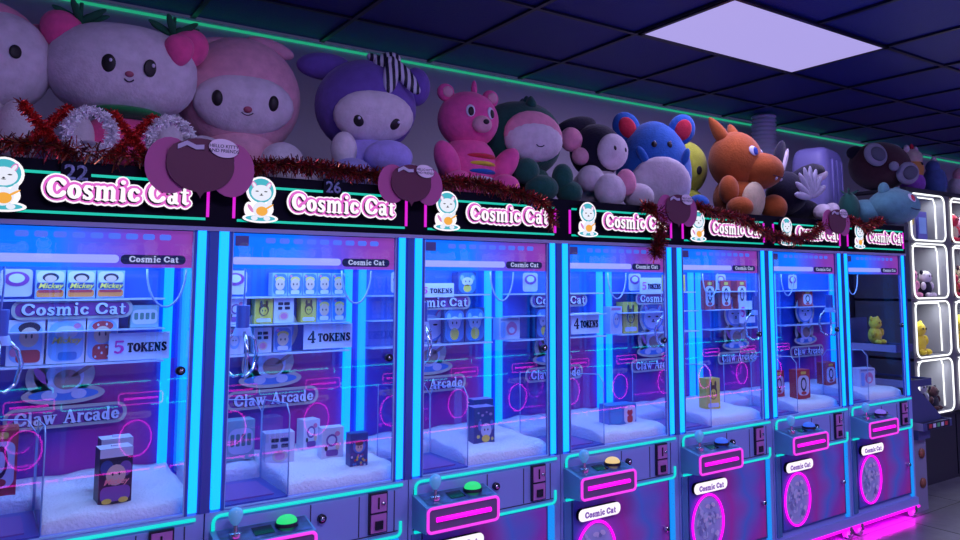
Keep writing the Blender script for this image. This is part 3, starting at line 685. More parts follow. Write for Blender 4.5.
for i in range(3): place('redtop',5,.035+i*.13,.115+i*.13,.155,.435,1.157,['left','middle','right'][i]+' red and white box of the three high in the sixth machine','red and white boxes in the sixth machine',.05)
place('redtop',5,.41,.50,.150,.14,.694,'red and white box with a black figure at the front of the sixth machine',dp=.055,rz=-.2)
place('redtop',5,.35,.42,.135,.24,.700,'red box standing behind the red and white one in the sixth machine',dp=.055,rz=-.2)
place('redtop',6,.25,.35,.09,.435,Z2,'red box on the middle shelf of the rightmost machine',dp=.05)
place('tri',6,.43,.55,.11,.18,.694,'pale box on the fluff of the rightmost machine',dp=.07,rz=-.2)
place('redtop',6,.30,.40,.13,.33,.705,'red and green box at the back of the rightmost machine',dp=.06)

# ------------------------------------------------------------------ plush toys on top
TOP = 1.622
def rotZ(d):  # rotation taking -y to direction d
    return Vector(d).to_track_quat('-Y','Z')
class Plush:
    def __init__(s, name, label, loc, rz=0., cat='plush toy', group='plush toys on top of the claw machines'):
        s.r = empty(name, loc, rz, label, cat, group)
    def e(s, part, c, r, m, rot=None, pw=2., taper=0., seg=28):
        if rot is None and c[2] < .24: r = (r[0], r[1], min(r[2], c[2]))     # rests on what carries it
        return MB().ell(c, r, m, rot, pw=pw, taper=taper, seg=seg, ring=18).build(part, s.r)
    def face(s, part, hc, hr, az, el, rx, rz, m, d=.006, roll=0., pw=2., out=0.):
        """flattened piece lying on the head's surface; az to the right, el up (degrees)"""
        az=math.radians(az); el=math.radians(el)
        n = V(math.sin(az)*math.cos(el), -math.cos(az)*math.cos(el), math.sin(el))
        e=2./pw
        P=lambda t: math.copysign(abs(t)**e,t)
        # surface point of the superellipsoid in that direction
        t = (abs(n.x/hr[0])**pw+abs(n.y/hr[1])**pw+abs(n.z/hr[2])**pw)**(-1./pw)
        p = V(*hc)+n*(t+out)
        g = V(n.x/hr[0]**2, n.y/hr[1]**2, n.z/hr[2]**2).normalized() if pw==2. else n
        q = rotZ(g)
        from mathutils import Euler
        q = q @ Euler((0, math.radians(roll), 0)).to_quaternion()
        return MB().ell(p, (rx, d, rz), m, q, seg=20, ring=12).build(part, s.r)
WP = plush('white', (.66,.60,.68)); PK = plush('pink', (.78,.30,.44)); HOTP = plush('hot pink', (.85,.10,.32)); DG = plush('dark green', (.015,.09,.07)); GL = plush('leaf green', (.02,.20,.06))
LPK = plush('pale pink', (.72,.36,.47)); PU = plush('purple', (.15,.09,.42)); BPK = plush('bright pink', (.80,.10,.36)); BK = plush('black', (.012,.012,.03)); BL = plush('blue', (.02,.12,.48)); RD = plush('red', (.62,.03,.07)); OR = plush('orange', (.38,.09,.02)); CR = plush('cream', (.65,.55,.35)); YG = plush('yellow green', (.45,.50,.05)); TE = plush('teal', (.10,.28,.33)); BRN = plush('brown', (.05,.02,.03)); LAV = plush('lavender', (.30,.28,.62)); GRY = plush('grey', (.25,.26,.36)); YE = plush('yellow', (.75,.60,.05)); PPL = plush('light purple', (.35,.30,.75))
EYE = mat('eye black', (.01,.008,.01), .55); NOSE = mat('nose rose', (.40,.08,.14), .5); EW = mat('eye white', (.7,.7,.85), .3); STITCH = mat('stitch dark', (.03,.02,.05), .7); TEALEYE=mat('eye red', (.6,.03,.08), .3)
def smile(P, hc, hr, az, el, w_, m=STITCH, pw=2.):
    pts=[]
    for i in range(9):
        t=-1+i/4.; a=math.radians(az+t*w_); e_=math.radians(el+3.0*t*t-1.5)
        n=V(math.sin(a)*math.cos(e_),-math.cos(a)*math.cos(e_),math.sin(e_))
        k=(abs(n.x/hr[0])**pw+abs(n.y/hr[1])**pw+abs(n.z/hr[2])**pw)**(-1./pw)
        pts.append(V(*hc)+n*(k+.001))
    MB().tube(pts,.0022,m,5).build('mouth', P.r)
def leafs(P, c, n, s, m=GL):
    q=MB()
    for i in range(n):
        a=2*PI*i/n+.3
        d=V(math.cos(a),math.sin(a)*.6,.45).normalized()
        q.ell(V(*c)+d*s*.75,(s*.22,s*.10,s*.95),m,QZ(*d),seg=12,ring=10)
    q.cyl(c,(c[0],c[1],c[2]+s*1.2),s*.10,m,n=8)
    q.build('leaf', P.r)

# 1 far left: white with a pink cap, strawberry in its lap
P = Plush('plush_bear','big white plush with a pink cap at the far left edge, holding a pink strawberry', (-.60,.36,TOP))
hc=(.035,0,.325); hr=(.17,.14,.15); P.e('head',hc,hr,WP,pw=2.3); P.e('cap',(-.01,.03,.43),(.165,.13,.085),PK); P.e('ear',(.135,.0,.35),(.045,.05,.11),PK,QZ(.25,0,1)); 
P.e('body',(-.02,-.02,.12),(.14,.12,.15),WP); P.e('arm',(.12,-.10,.10),(.055,.055,.10),WP)
for az in (-22,28): P.face('eye',hc,hr,az,2,.017,.020,EYE,pw=2.3)
P.face('nose',hc,hr,2,-8,.017,.010,NOSE,pw=2.3)
P.e('strawberry',(-.04,-.16,.13),(.085,.06,.085),HOTP,taper=-.15); leafs(P,(-.04,-.17,.19),5,.05)
P.e('leg',(-.10,-.16,.05),(.06,.07,.05),WP)
# 2 white with pink leafy ears
P = Plush('plush_bear','large white plush head with pink berry ears topped by green leaves, above the tinsel letters', (-.205,.32,TOP), -.10)
hc=(-.006,0,.335); hr=(.210,.15,.148); P.e('head',hc,hr,WP,pw=2.35,seg=40)
for sx in (-1,1):
    P.e('ear',(sx*.172,-.02,.435),(.058,.06,.068),HOTP,QZ(sx*.7,0,1)); leafs(P,(sx*.128,-.035,.468),6,.050,mat('plush dark leaf',(.01,.11,.05),.9))
for az in (-17,24): P.face('eye',hc,hr,az,-4,.020,.027,EYE,pw=2.35)
P.face('nose',hc,hr,4,-14,.012,.009,NOSE,pw=2.35); smile(P,hc,hr,4,-21,5,pw=2.35)
for az in (-14.5,26): P.face('glint',hc,hr,az,-1,.005,.006,EW,d=.004,out=.005,pw=2.35)
P.e('berry',(.138,-.115,.400),(.042,.035,.050),HOTP,taper=-.2)
P.e('body',(0,0,.10),(.13,.11,.13),HOTP); P.e('collar',(0,-.02,.20),(.11,.10,.022),GL)
for sx in (-1,1): P.e('arm',(sx*.12,-.08,.10),(.045,.05,.08),WP); P.e('leg',(sx*.09,-.14,.045),(.055,.07,.045),WP)
# 3 pale pink hooded bunny
P = Plush('plush_bunny','huge pale pink plush bunny with white face and long ears folded over its head', (.165,.42,TOP), -.12)
hc=(0,0,.330); hr=(.205,.165,.212); P.e('head',hc,hr,LPK,seg=40); P.face('face_patch',hc,hr,0,-23,.162,.105,WP,d=.065,out=-.046)
for sx,pz in ((-1,.50),(1,.52)):
    P.e('ear',(sx*.095,-.01,pz),(.085,.035,.03),LPK,QZ(sx*.25,0,1)); 
for az in (-29,27): P.face('eye',hc,hr,az,-14,.018,.027,EYE,out=.019,d=.014)
P.face('nose',hc,hr,1,-24,.014,.011,NOSE,out=.018,d=.009); smile(P,(hc[0],hc[1]-.017,hc[2]),hr,1,-31,7)
P.e('body',(0,-.02,.11),(.13,.13,.14),LPK)
for sx in (-1,1): P.e('arm',(sx*.125,-.13,.085),(.075,.07,.075),WP)
P.e('leg',(.18,-.11,.045),(.07,.08,.05),WP); P.e('leg',(-.18,-.11,.045),(.07,.08,.05),WP)
# 4 purple with striped bow
P = Plush('plush_bear','big purple plush bear with a black and white striped ribbon bow on its head', (.590,.30,TOP), -.25)
hc=(-.005,0,.33); hr=(.185,.165,.175); P.e('head',hc,hr,PU,seg=40); P.face('face_patch',hc,hr,6,-27,.145,.098,WP,d=.06,out=-.040)
P.e('ear',(-.155,.02,.475),(.10,.05,.05),PU); P.e('ear',(.185,.02,.43),(.055,.05,.075),PU)
for az,ro in ((-18,-30),(29,30)):
    P.face('eye',hc,hr,az,-27,.021,.025,EYE,out=.016,d=.011,roll=ro); P.face('glint',hc,hr,az+2,-24,.005,.005,EW,out=.026,d=.005)
ST = bpy.data.materials.new('striped ribbon'); ST.use_nodes=True; nt=ST.node_tree
tc=nt.nodes.new('ShaderNodeTexCoord'); wv=nt.nodes.new('ShaderNodeTexWave'); wv.inputs['Scale'].default_value=14; wv.inputs['Distortion'].default_value=1.5
cr=nt.nodes.new('ShaderNodeValToRGB'); cr.color_ramp.interpolation='CONSTANT'; cr.color_ramp.elements[0].color=(.01,.01,.03,1); cr.color_ramp.elements[1].position=.5; cr.color_ramp.elements[1].color=(.6,.6,.75,1)
nt.links.new(tc.outputs['Object'],wv.inputs['Vector']); nt.links.new(wv.outputs['Fac'],cr.inputs[0]); nt.links.new(cr.outputs[0],nt.nodes['Principled BSDF'].inputs['Base Color'])
q=MB(); q.ell((.055,-.08,.485),(.055,.03,.035),ST,QZ(-.5,0,1)); q.ell((.03,-.06,.490),(.02,.03,.05),ST,QZ(-1,0,.5)); q.ell((.06,-.14,.425),(.028,.018,.075),ST,QZ(.15,.25,1)); q.ell((.115,-.13,.425),(.028,.018,.08),ST,QZ(-.75,.2,1)); q.ell((.06,-.12,.475),(.022,.025,.022),ST)
q.build('bow', P.r)
P.e('body',(.0,-.03,.11),(.13,.12,.13),PPL); P.e('arm',(-.10,-.14,.14),(.045,.05,.065),WP); P.e('arm',(.05,-.17,.12),(.085,.06,.06),PPL); P.e('leg',(-.075,-.16,.055),(.075,.07,.06),LAV); P.e('leg',(.12,-.16,.05),(.065,.07,.05),LAV)
# 5 pink bear with striped tummy
P = Plush('plush_bear','bright pink plush bear with red, yellow and blue stripes on its belly', (1.0,.26,TOP), -.05)
hc=(0,0,.325); hr=(.125,.11,.115); P.e('head',hc,hr,BPK)
for sx in (-1,1): P.e('ear',(sx*.10,.0,.425),(.036,.025,.036),BPK); P.e('inner_ear',(sx*.10,-.02,.424),(.022,.010,.022),LPK)
P.e('tuft',(.015,-.02,.45),(.012,.012,.035),BPK); P.face('muzzle',hc,hr,3,-18,.042,.034,LPK,d=.03)
P.face('nose',hc,hr,3,-12,.013,.010,EYE,out=.030,d=.008)
for az in (-23,25): P.face('eye',hc,hr,az,8,.018,.025,EW,d=.006); P.face('pupil',hc,hr,az+1,6,.012,.018,EYE,d=.006,out=.004)
P.e('body',(0,0,.13),(.12,.11,.135),BPK)
q=MB()
for i,mm in enumerate((RD,YE,BL,WP)): q.ell((.01,-.030,.168-i*.030),(.085,.094,.018),mm,seg=24,ring=10)
q.build('striped_belly', P.r)
P.e('arm',(-.125,-.07,.14),(.045,.05,.085),BPK,QZ(-.6,-.3,1)); P.e('arm',(.125,-.07,.14),(.045,.05,.085),BPK,QZ(.6,-.3,1))
for sx in (-1,1): P.e('leg',(sx*.10,-.12,.05),(.058,.06,.055),BPK)
# 6 dark green dino hood with white face
P = Plush('plush_dinosaur','dark green plush dinosaur hood around a white whiskered face with pink trim', (1.30,.34,TOP), -.25)
hc=(0,0,.29); hr=(.185,.155,.165); P.e('head',hc,hr,DG,pw=2.2,seg=40); P.face('trim',hc,hr,10,-2,.138,.108,PK,d=.05,out=-.034); P.face('face_patch',hc,hr,10,-11,.136,.090,WP,d=.055,out=-.030)
for az in (-9,32): P.face('eye',hc,hr,az,-9,.016,.021,EYE,out=.014,d=.010)
smile(P,(0,-.026,.29),hr,12,-19,7)
for i in range(5): P.e('spike',(.02,-.09+i*.05,.455-abs(i-1.5)*.012),(.022,.028,.028),DG,taper=.5)
P.e('body',(0,0,.10),(.14,.12,.12),DG)
P.e('arm',(-.03,-.17,.13),(.055,.05,.055),DG); P.e('arm',(.13,-.17,.11),(.045,.045,.06),DG); P.e('leg',(.03,-.19,.06),(.07,.06,.055),DG); P.e('leg',(.16,-.17,.05),(.055,.06,.05),DG)
# 7 black hood white face
P = Plush('plush_rabbit','white plush with a black hood, pink bobble and pink bow, beside the green dinosaur hood', (1.70,.30,TOP), -.1)
hc=(0,0,.275); hr=(.125,.12,.125); P.e('head',hc,hr,BK); P.face('face_patch',hc,hr,16,-8,.095,.082,WP,d=.045,out=-.024)
P.e('bobble',(-.155,-.03,.31),(.055,.04,.055),PK); P.e('bobble',(-.12,-.05,.235),(.040,.035,.040),LPK)
P.e('ear',(-.09,.03,.385),(.11,.04,.045),BK,QZ(-.3,0,1))
for az in (2,33): P.face('eye',hc,hr,az,-2,.008,.012,EYE,out=.018,d=.008,roll=-20)
smile(P,(0,-.018,.275),hr,18,-22,7)
P.e('body',(0,0,.10),(.12,.11,.11),WP); P.e('arm',(-.10,-.10,.13),(.06,.06,.06),WP); P.e('leg',(-.04,-.16,.075),(.075,.06,.075),WP); P.e('leg',(.13,-.14,.06),(.07,.07,.06),WP); P.e('heart',(.04,-.17,.115),(.05,.035,.06),PK)
# 8 blue mouse
P = Plush('plush_mouse','blue plush mouse with round red-lined ears and a white belly', (2.10,.34,TOP), -.50)
hc=(0,0,.235); hr=(.185,.165,.235); P.e('body',hc,hr,BL,taper=.12,seg=40); P.face('belly',hc,hr,-2,-44,.155,.150,WP,d=.065,out=-.040)
for x,zz,ln in ((-.135,.437,-.5),(.145,.432,.45)):
    dd=QZ(ln,0,1); P.e('ear',(x,.0,zz),(.068,.035,.080),BL,dd); P.e('inner_ear',(x*1.0,-.026,zz-.006),(.042,.016,.055),RD,dd)
for az in (-14,17):
    P.face('eye',hc,hr,az,34,.014,.018,EYE,out=-.012,d=.012); P.face('glint',hc,hr,az+1,37,.004,.004,EW,out=-.002,d=.006)
smile(P,(0,.012,.22),hr,2,27,5)
P.e('arm',(-.095,-.150,.275),(.020,.022,.050),BL,QZ(-.6,0,1)); P.e('arm',(.120,-.135,.275),(.018,.02,.042),BL,QZ(.3,0,1))
P.e('foot',(.17,-.16,.045),(.05,.06,.045),BL)
# 9 yellow-green ball
P = Plush('plush_ball','yellow-green round plush peeking out behind the blue mouse', (2.53,.55,TOP)); hc=(0,0,.30); hr=(.13,.13,.15); P.e('head',hc,hr,YG); P.e('body',(0,0,.10),(.11,.11,.12),YG); P.face('eye',hc,hr,-6,-12,.018,.024,EYE)
# 10 orange dinosaur
P = Plush('plush_dragon','orange plush dragon with a long snout, horn and cream belly', (2.66,.30,TOP), .25)
hc=(.0,0,.32); hr=(.145,.14,.155); P.e('head',hc,hr,OR,seg=36); P.e('snout',(.06,-.10,.262),(.118,.135,.098),OR)
for x in (-.09,.09): P.e('horn',(x,.05,.475),(.032,.035,.085),OR,QZ(x*4,.5,1),taper=.35)
for az in (-22,38): P.face('eye',hc,hr,az,14,.030,.026,EW,roll=25,d=.008); P.face('pupil',hc,hr,az+4,13,.017,.022,BLUEYE if 'BLUEYE' in globals() else mat('eye blue', (.03,.08,.4), .2),out=.006,d=.006)
smile(P,(.06,-.10,.262),(.119,.136,.099),5,-18,34)
for x in (.02,.14): P.face('tooth',(.06,-.10,.262),(.118,.135,.098),(x-.08)*260,-24,.007,.010,EW,out=.002)
P.e('body',(0,.0,.12),(.125,.12,.14),OR); P.face('belly',(0,0,.12),(.125,.12,.14),-14,-12,.085,.10,CR,d=.04,out=-.008)
P.e('arm',(-.145,-.03,.15),(.055,.05,.075),OR); P.e('leg',(-.15,-.09,.055),(.06,.07,.055),OR); P.e('leg',(.13,-.15,.07),(.07,.07,.07),OR)
# 11 black and white long-eared
P = Plush('plush_bat','black plush with long white-lined ears and pale fan wings beside the orange dragon', (2.98,.22,TOP), .1)
hc=(0,0,.16); hr=(.11,.11,.12); P.e('head',hc,hr,BK); 
P.e('ear',(-.02,.03,.345),(.042,.028,.125),BK,QZ(.45,0,1)); P.e('inner_ear',(.0,.004,.335),(.018,.012,.085),WP,QZ(.5,0,1))
MB().tube([(-.03,-.03,.20),(.03,-.05,.245),(.10,-.06,.275),(.18,-.06,.295),(.25,-.06,.30),(.31,-.06,.29)],[.02,.036,.040,.042,.036,.012],BK,14).build('ear',P.r); P.e('inner_ear',(.22,-.085,.265),(.026,.014,.085),WP,QZ(1,0,.35))
q=MB(); FANM=plush('pale grey',(.42,.42,.55))
for i in range(8):
    a=math.radians(25+i*22); q.ell((.03+.085*math.cos(a),-.13,.13+.085*math.sin(a)),(.022,.012,.085),FANM,QZ(math.cos(a),0,math.sin(a)),seg=12,ring=10)
q.build('wing', P.r)
P.e('paw',(.10,-.15,.055),(.035,.05,.045),WP,QZ(.5,0,1)); P.e('paw',(.26,-.12,.075),(.035,.045,.045),WP,QZ(.5,0,1)); P.e('body',(.12,.0,.07),(.14,.11,.08),BK)
# 12 lavender hard case
t = empty('suitcase', (3.57,.42,TOP), .25, 'lavender ribbed suitcase standing between the black plush and the teal one', 'suitcase')
LC = mat('lavender shell', (.20,.19,.48), .45)
q=MB(); q.ell((0,0,.245),(.175,.115,.245),LC,pw=5.,seg=48); q.build('shell', t)
q=MB()
for sx in (-.08,0.,.08): q.tube([(sx,-.116,.06),(sx,-.119,.24),(sx,-.116,.41)],.006,LC,8)
q.build('rib', t); MB().tube([(-.05,0,.46),(-.05,0,.485),(.05,0,.485),(.05,0,.46)],.008,DARKM,8).build('handle', t)
MB().tube([(0,-.118,.235),(.165,0,.235),(0,.118,.235),(-.165,0,.235)],.004,GRY,8,True).build('zip', t)
# 13 teal
P = Plush('plush_frog','teal plush reptile head with a red eye, lying at the right end of the row', (3.725,.03,TOP), .0)
hc=(0,0,.115); hr=(.175,.13,.105); P.e('head',hc,hr,TE,seg=36); P.e('ear',(-.10,.0,.205),(.035,.03,.045),TE); P.e('ear',(.09,.03,.20),(.035,.03,.04),TE)
P.face('eye',hc,hr,-8,18,.030,.027,EW,roll=35,d=.006); P.face('pupil',hc,hr,-7,17,.018,.022,TEALEYE,roll=35,d=.006,out=.004)
smile(P,hc,hr,12,-10,30); P.e('body',(-.10,.12,.08),(.13,.12,.08),TE); 
P = Plush('plush_bulb','dark green bulb-shaped plush squeezed between the suitcase and the teal plush', (3.46,.13,TOP)); P.e('bulb',(0,.02,.095),(.06,.06,.095),DG); leafs(P,(0,.02,.17),5,.04,DG)

# ------------------------------------------------------------------ tinsel, letters, hearts, numbers
def tinsel(q, path, R_, n, mats_, bl=.022, seed=1):
    rr=random.Random(seed); L=[Vector(p) for p in path]; seg=[(L[i+1]-L[i]).length for i in range(len(L)-1)]; tot=sum(seg)
    q.tube(L,.003,mats_[0],5)
    for i in range(n):
        d=rr.random()*tot; k=0
        while k<len(seg)-1 and d>seg[k]: d-=seg[k]; k+=1
        p=L[k].lerp(L[k+1],min(1,d/max(seg[k],1e-6)))
        dr=V(rr.gauss(0,1),rr.gauss(0,1),rr.gauss(0,1)).normalized(); sd=dr.cross(V(rr.random(),rr.random(),rr.random())).normalized()*.0022
        ln=R_*rr.uniform(.6,1.15)
        a=p+dr*.003; b_=p+dr*ln+V(0,0,-.15*ln)
        q.add([a-sd,a+sd,b_+sd*.6,b_-sd*.6],[(0,1,2,3)],mats_[i%len(mats_)])
TING=mat('tinsel copper', (.35,.12,.05), .3, .7)
RG=[TINK,TIND,TING,TIND,TINK]
g='red tinsel garlands'
def garland(path, n, label, r=.032, seed=1, ms=RG):
    q=MB(); tinsel(q,path,r,n,ms,seed=seed); tag(q.build('tinsel_garland'),label,'garland',g)
garland([(-.62,.0,1.66),(-.45,-.01,1.655),(-.2,-.01,1.645),(0,-.01,1.645)],900,'dark red tinsel garland lying behind the XOXO letters',.04,3)
garland([(.08,.01,1.65),(.2,-.01,1.665),(.35,-.01,1.66),(.5,.0,1.655),(.62,0,1.645)],1800,'red and dark tinsel garland in front of the pale pink bunny and purple bear',.036,4)
garland([(.66,.0,1.645),(.85,-.01,1.66),(1.0,-.01,1.64),(1.14,-.02,1.615),(1.19,-.03,1.57),(1.20,-.03,1.52)],1900,'red tinsel garland below the bright pink bear, dropping between two name signs',.036,5)
garland([(1.70,-.01,1.62),(1.76,-.03,1.60),(1.77,-.03,1.54),(1.76,-.035,1.48),(1.73,-.04,1.42)],1500,'dark red tinsel hanging down beside the maroon heart over the middle machine',.040,6)
garland([(2.0,-.02,1.64),(2.12,-.04,1.61),(2.25,-.04,1.60),(2.36,-.04,1.57),(2.42,-.04,1.545),(2.55,-.04,1.52),(2.68,-.04,1.51),(2.82,-.04,1.54),(2.95,-.03,1.60)],3000,'long red tinsel swag draped over the fifth and sixth name signs',.036,7)
garland([(3.1,-.02,1.64),(3.25,-.03,1.62),(3.33,-.04,1.58),(3.40,-.03,1.63),(3.50,-.02,1.64)],1300,'dark red tinsel bunch over the last name sign at the right end',.034,8)
TINR=mat('tinsel bright red', (.8,.05,.04), .35, .3)
def letter(kind, x, z, label, s=.066, ms=[TINR,TINR,TINK]):
    q=MB()
    if kind=='X':
        tinsel(q,[(x-s*.8,.0,z-s),(x+s*.8,.0,z+s)],.020,700,ms,seed=11); tinsel(q,[(x-s*.8,.0,z+s),(x+s*.8,.0,z-s)],.020,700,ms,seed=12)
    else:
        tinsel(q,[(x+s*.8*math.cos(t),-.005,z+s*.85*math.sin(t)) for t in [2*PI*i/20 for i in range(21)]],.020,1900,[TINW,TINW],seed=13)
    tag(q.build('tinsel_letter'),label,'tinsel letter','letters reading XOXO')
letter('X',-.430,1.700,'red tinsel letter X, the first of the XOXO letters'); letter('O',-.325,1.706,'white tinsel letter O between the two red X letters')
letter('X',-.225,1.700,'red tinsel letter X between the two white O letters'); letter('O',-.128,1.706,'white tinsel letter O at the right end, partly behind a heart cut-out')
def heartp(cx,cz,s,n=36):
    out=[]
    for i in range(n):
        t=2*PI*i/n; out.append((cx+s*.062*16*math.sin(t)**3, cz+s*.062*(13*math.cos(t)-5*math.cos(2*t)-2*math.cos(3*t)-math.cos(4*t))))
    return out
HP=mat('paper pink', (.42,.07,.25), .6); HM=mat('paper maroon', (.10,.01,.045), .6); HB=mat('banner pale', (.5,.45,.6), .6)
def hearts(x, z, w_, label, text=True):
    t=empty('heart_cutout',(x,-.045,z),0,label,'heart decoration','overlapping paper hearts')
    MB().disc(-w_*.30,-.006,w_*.24,0,HP,w_*.30,y1=.003).build('left_disc', t); MB().disc(w_*.32,-.006,w_*.24,0.0,HP,w_*.30,y1=.003).build('right_disc', t)
    MB().disc(0,.0,w_*.34,-.008,HM,w_*.29,y1=-.004,n=40).poly(heartp(0,-.002,w_*.34),-.0085,HM).build('center_heart', t)
    q=MB(); q.disc(w_*.22,w_*.20,w_*.155,-.014,mat('label white', (.8,.68,.8), .5),w_*.10,y1=-.011,a=-.15)
    if text:
        q.font('HELLO KITTY',w_*.22,w_*.205,w_*.050,-.0146,SIGNK,bold=.01); q.font('AND FRIENDS',w_*.22,w_*.155,w_*.050,-.0146,SIGNK,bold=.01)
    q.build('oval_label', t)
    q=MB(); pts=[(-w_*.24,w_*.15),(-w_*.15,w_*.20),(-w_*.06,w_*.16),(w_*.02,w_*.17)]
    for (a_,b_),(c_,d_) in zip(pts,pts[1:]): q.poly([(a_,b_),(c_,d_),(c_,d_+w_*.05),(a_,b_+w_*.05)],-.013,HB,-.011)
    q.build('ribbon_banner', t)
hearts(-.055,1.632,.265,'largest pink and maroon heart cut-outs between the first two name signs')
hearts(.60,1.630,.215,'pink and maroon heart cut-outs between the second and third name signs')
hearts(1.86,1.612,.22,'pink and maroon heart cut-outs above the gap of the fourth and fifth machines')
hearts(3.03,1.612,.22,'small maroon heart cut-outs over the sixth name sign near the suitcase')
NUM=mat('glitter number', (.16,.18,.34), .35, .5, var=.6, bscale=400)
def number(n, x, z, s, label):
    q=MB(); q.box((x-s*.62,-.012,z-s*.1),(x+s*.62,-.0065,z+s*.85),BLACK); q.font(n,x,z,s,-.014,NUM,bold=.02)
    tag(q.build('number_plate'),label,'number plate','machine numbers on the headers')
number('22',-.353,1.572,.056,'dark glitter number 22 on top of the leftmost header'); number('26',.347,1.585,.050,'dark glitter number 26 on the second header'); number('20',1.130,1.578,.050,'dark glitter number 20 on the third header')

# ------------------------------------------------------------------ display shelf on the right
SH=mat('shelf carcass', (.03,.03,.045), .4); LIN=mat('cubby liner', (.30,.30,.34), .35)
t=empty('display_shelf',(4.30,.266,0),0,'tall black display shelf of rounded cubbies edged in white neon at the right edge','display shelf')
cols=[(.035,.475),(.565,1.005),(1.095,1.535)]; rows=[(1.575,1.882),(1.195,1.552),(.815,1.172),(.450,.792)]
q=MB(); q.box((0,.02,0),(1.6,.42,.43),SH); q.box((0,.40,.43),(1.6,.44,1.92),SH); q.box((0,0,1.892),(1.6,.44,1.92),SH); q.box((0,0,.425),(1.6,.4,.44),SH)
for a_,c_ in ((0,.03),(.482,.558),(1.012,1.088),(1.542,1.6)): q.box((a_,0,.43),(c_,.41,1.9),mat('shelf face', (.12,.12,.14), .35))
for z_ in (1.556,1.176,.796): q.box((0,.001,z_),(1.6,.41,z_+.016),mat('shelf face'))
for x_ in (.53,1.06): q.box((x_,.016,.02),(x_+.006,.02,.41),BLACK)
q.build('carcass', t)
cubl = bpy.data.lights.new('cubby_fill','AREA'); cubl.shape='RECTANGLE'; cubl.size=.36; cubl.size_y=.05; cubl.energy=1.3; cubl.color=(.9,.95,1.)  # added fill for the cubby interiors, on top of the neon
for (x0,x1) in cols:
    for (z0,z1) in rows:
        q=MB(); vs=[(x0,0,z0),(x1,0,z0),(x1,0,z1),(x0,0,z1),(x0,.38,z0),(x1,.38,z0),(x1,.38,z1),(x0,.38,z1)]
        q.add(vs,[(4,5,6,7),(0,1,5,4),(1,2,6,5),(2,3,7,6),(3,0,4,7)],LIN); c=q.build('cubby', t)
        MB().tube([(x,-.006,z) for x,z in rrect(x0,z0,x1,z1,.05)],.0055,WHITE_L,8,True).build('neon_frame', c)
        MB().tube([(x1-.008,.055,z0+.02),(x1-.008,.055,z1-.05),(x1-.03,.055,z1-.012),(x0+.05,.055,z1-.012)],.005,WHITE_L,8).build('inner_neon', c)
        if x0 < 1.:
            ll = bpy.data.objects.new('cubby_fill', cubl); COL.objects.link(ll); ll.parent = t; ll.location = ((x0+x1)/2, .06, z1-.012)
def mini(name, x, y, z, s, m, label, m2=None, cat='small toy', grp='toys in the lit cubbies'):
    o=empty(name,(x,y,z),0,label,cat,grp); m2=m2 or m
    MB().ell((0,0,s*.42),(s*.34,s*.3,s*.42),m,seg=18,ring=12).build('body',o); MB().ell((0,-s*.04,s*.98),(s*.32,s*.28,s*.30),m2,seg=18,ring=12).build('head',o)
    for sx in (-1,1):
        MB().ell((sx*s*.27,0,s*1.2),(s*.10,s*.07,s*.12),m,seg=12,ring=8).build('ear',o); MB().ell((sx*s*.36,-s*.12,s*.55),(s*.12,s*.12,s*.2),m2,seg=12,ring=8).build('arm',o)
        MB().ell((sx*s*.2,-s*.28,s*.12),(s*.13,s*.18,s*.12),m2,seg=12,ring=8).build('leg',o); MB().ell((sx*s*.11,-s*.31,s*1.02),(s*.035,s*.02,s*.045),EYE,seg=10,ring=8).build('eye',o)
X0=4.30; Y0=.266
mini('plush_figure',X0+.22,Y0+.09,.82,.17,YE,'yellow plush sitting in the third cubby of the first column')
q=MB(); q.box((-.06,-.03,0),(.06,.03,.20),C('violet box',(.12,.12,.5))); q.box((-.045,-.032,.05),(.045,-.03,.16),LBL); o=tag(q.build('toy_box',loc=(X0+.30,Y0+.09,1.577)),'upright violet box in the top cubby of the first column','toy box')
q=MB(); q.box((-.05,-.03,0),(.05,.03,.22),C('grey card',(.35,.35,.4))); q.disc(0,.13,.03,-.031,YEL); tag(q.build('toy_box',loc=(X0+.16,Y0+.09,1.577)),'grey toy box left of the violet one in the top cubby','toy box')
mini('plush_figure',X0+.16,Y0+.09,1.198,.15,PK,'pinkish plush in the second cubby of the first column')
mini('plush_figure',X0+.33,Y0+.08,1.198,.14,BK,'black and white plush in the second cubby of the first column',WP)
mini('plush_figure',X0+.20,Y0+.09,.452,.16,BK,'black plush in the lowest cubby of the first column',GRY)
mini('plush_figure',X0+.36,Y0+.08,.452,.12,BK,'small black plush at the right of the lowest first-column cubby',BRN)
for i,(ci,ri,dx,s_,m_,m2_,lb) in enumerate([(1,0,.10,.16,CR,RD,'cream and red plush in the top cubby of the second column'),(1,0,.25,.15,BRN,LPK,'brown and pink plush in the top cubby of the second column'),(1,1,.08,.13,OR,RD,'orange-red plush in the second cubby of the second column'),(1,1,.22,.17,BRN,CR,'brown plush with cream head in the second cubby of the second column'),(1,2,.10,.19,YE,YE,'big yellow plush in the third cubby of the second column'),(1,2,.24,.15,BK,GRY,'black plush next to the big yellow one'),(1,3,.12,.19,YE,OR,'yellow and orange plush in the lowest cubby of the second column')]):
    mini('plush_figure',X0+cols[ci][0]+dx+.08,Y0+.09,rows[ri][0]+.003,s_,m_,lb,m2_)
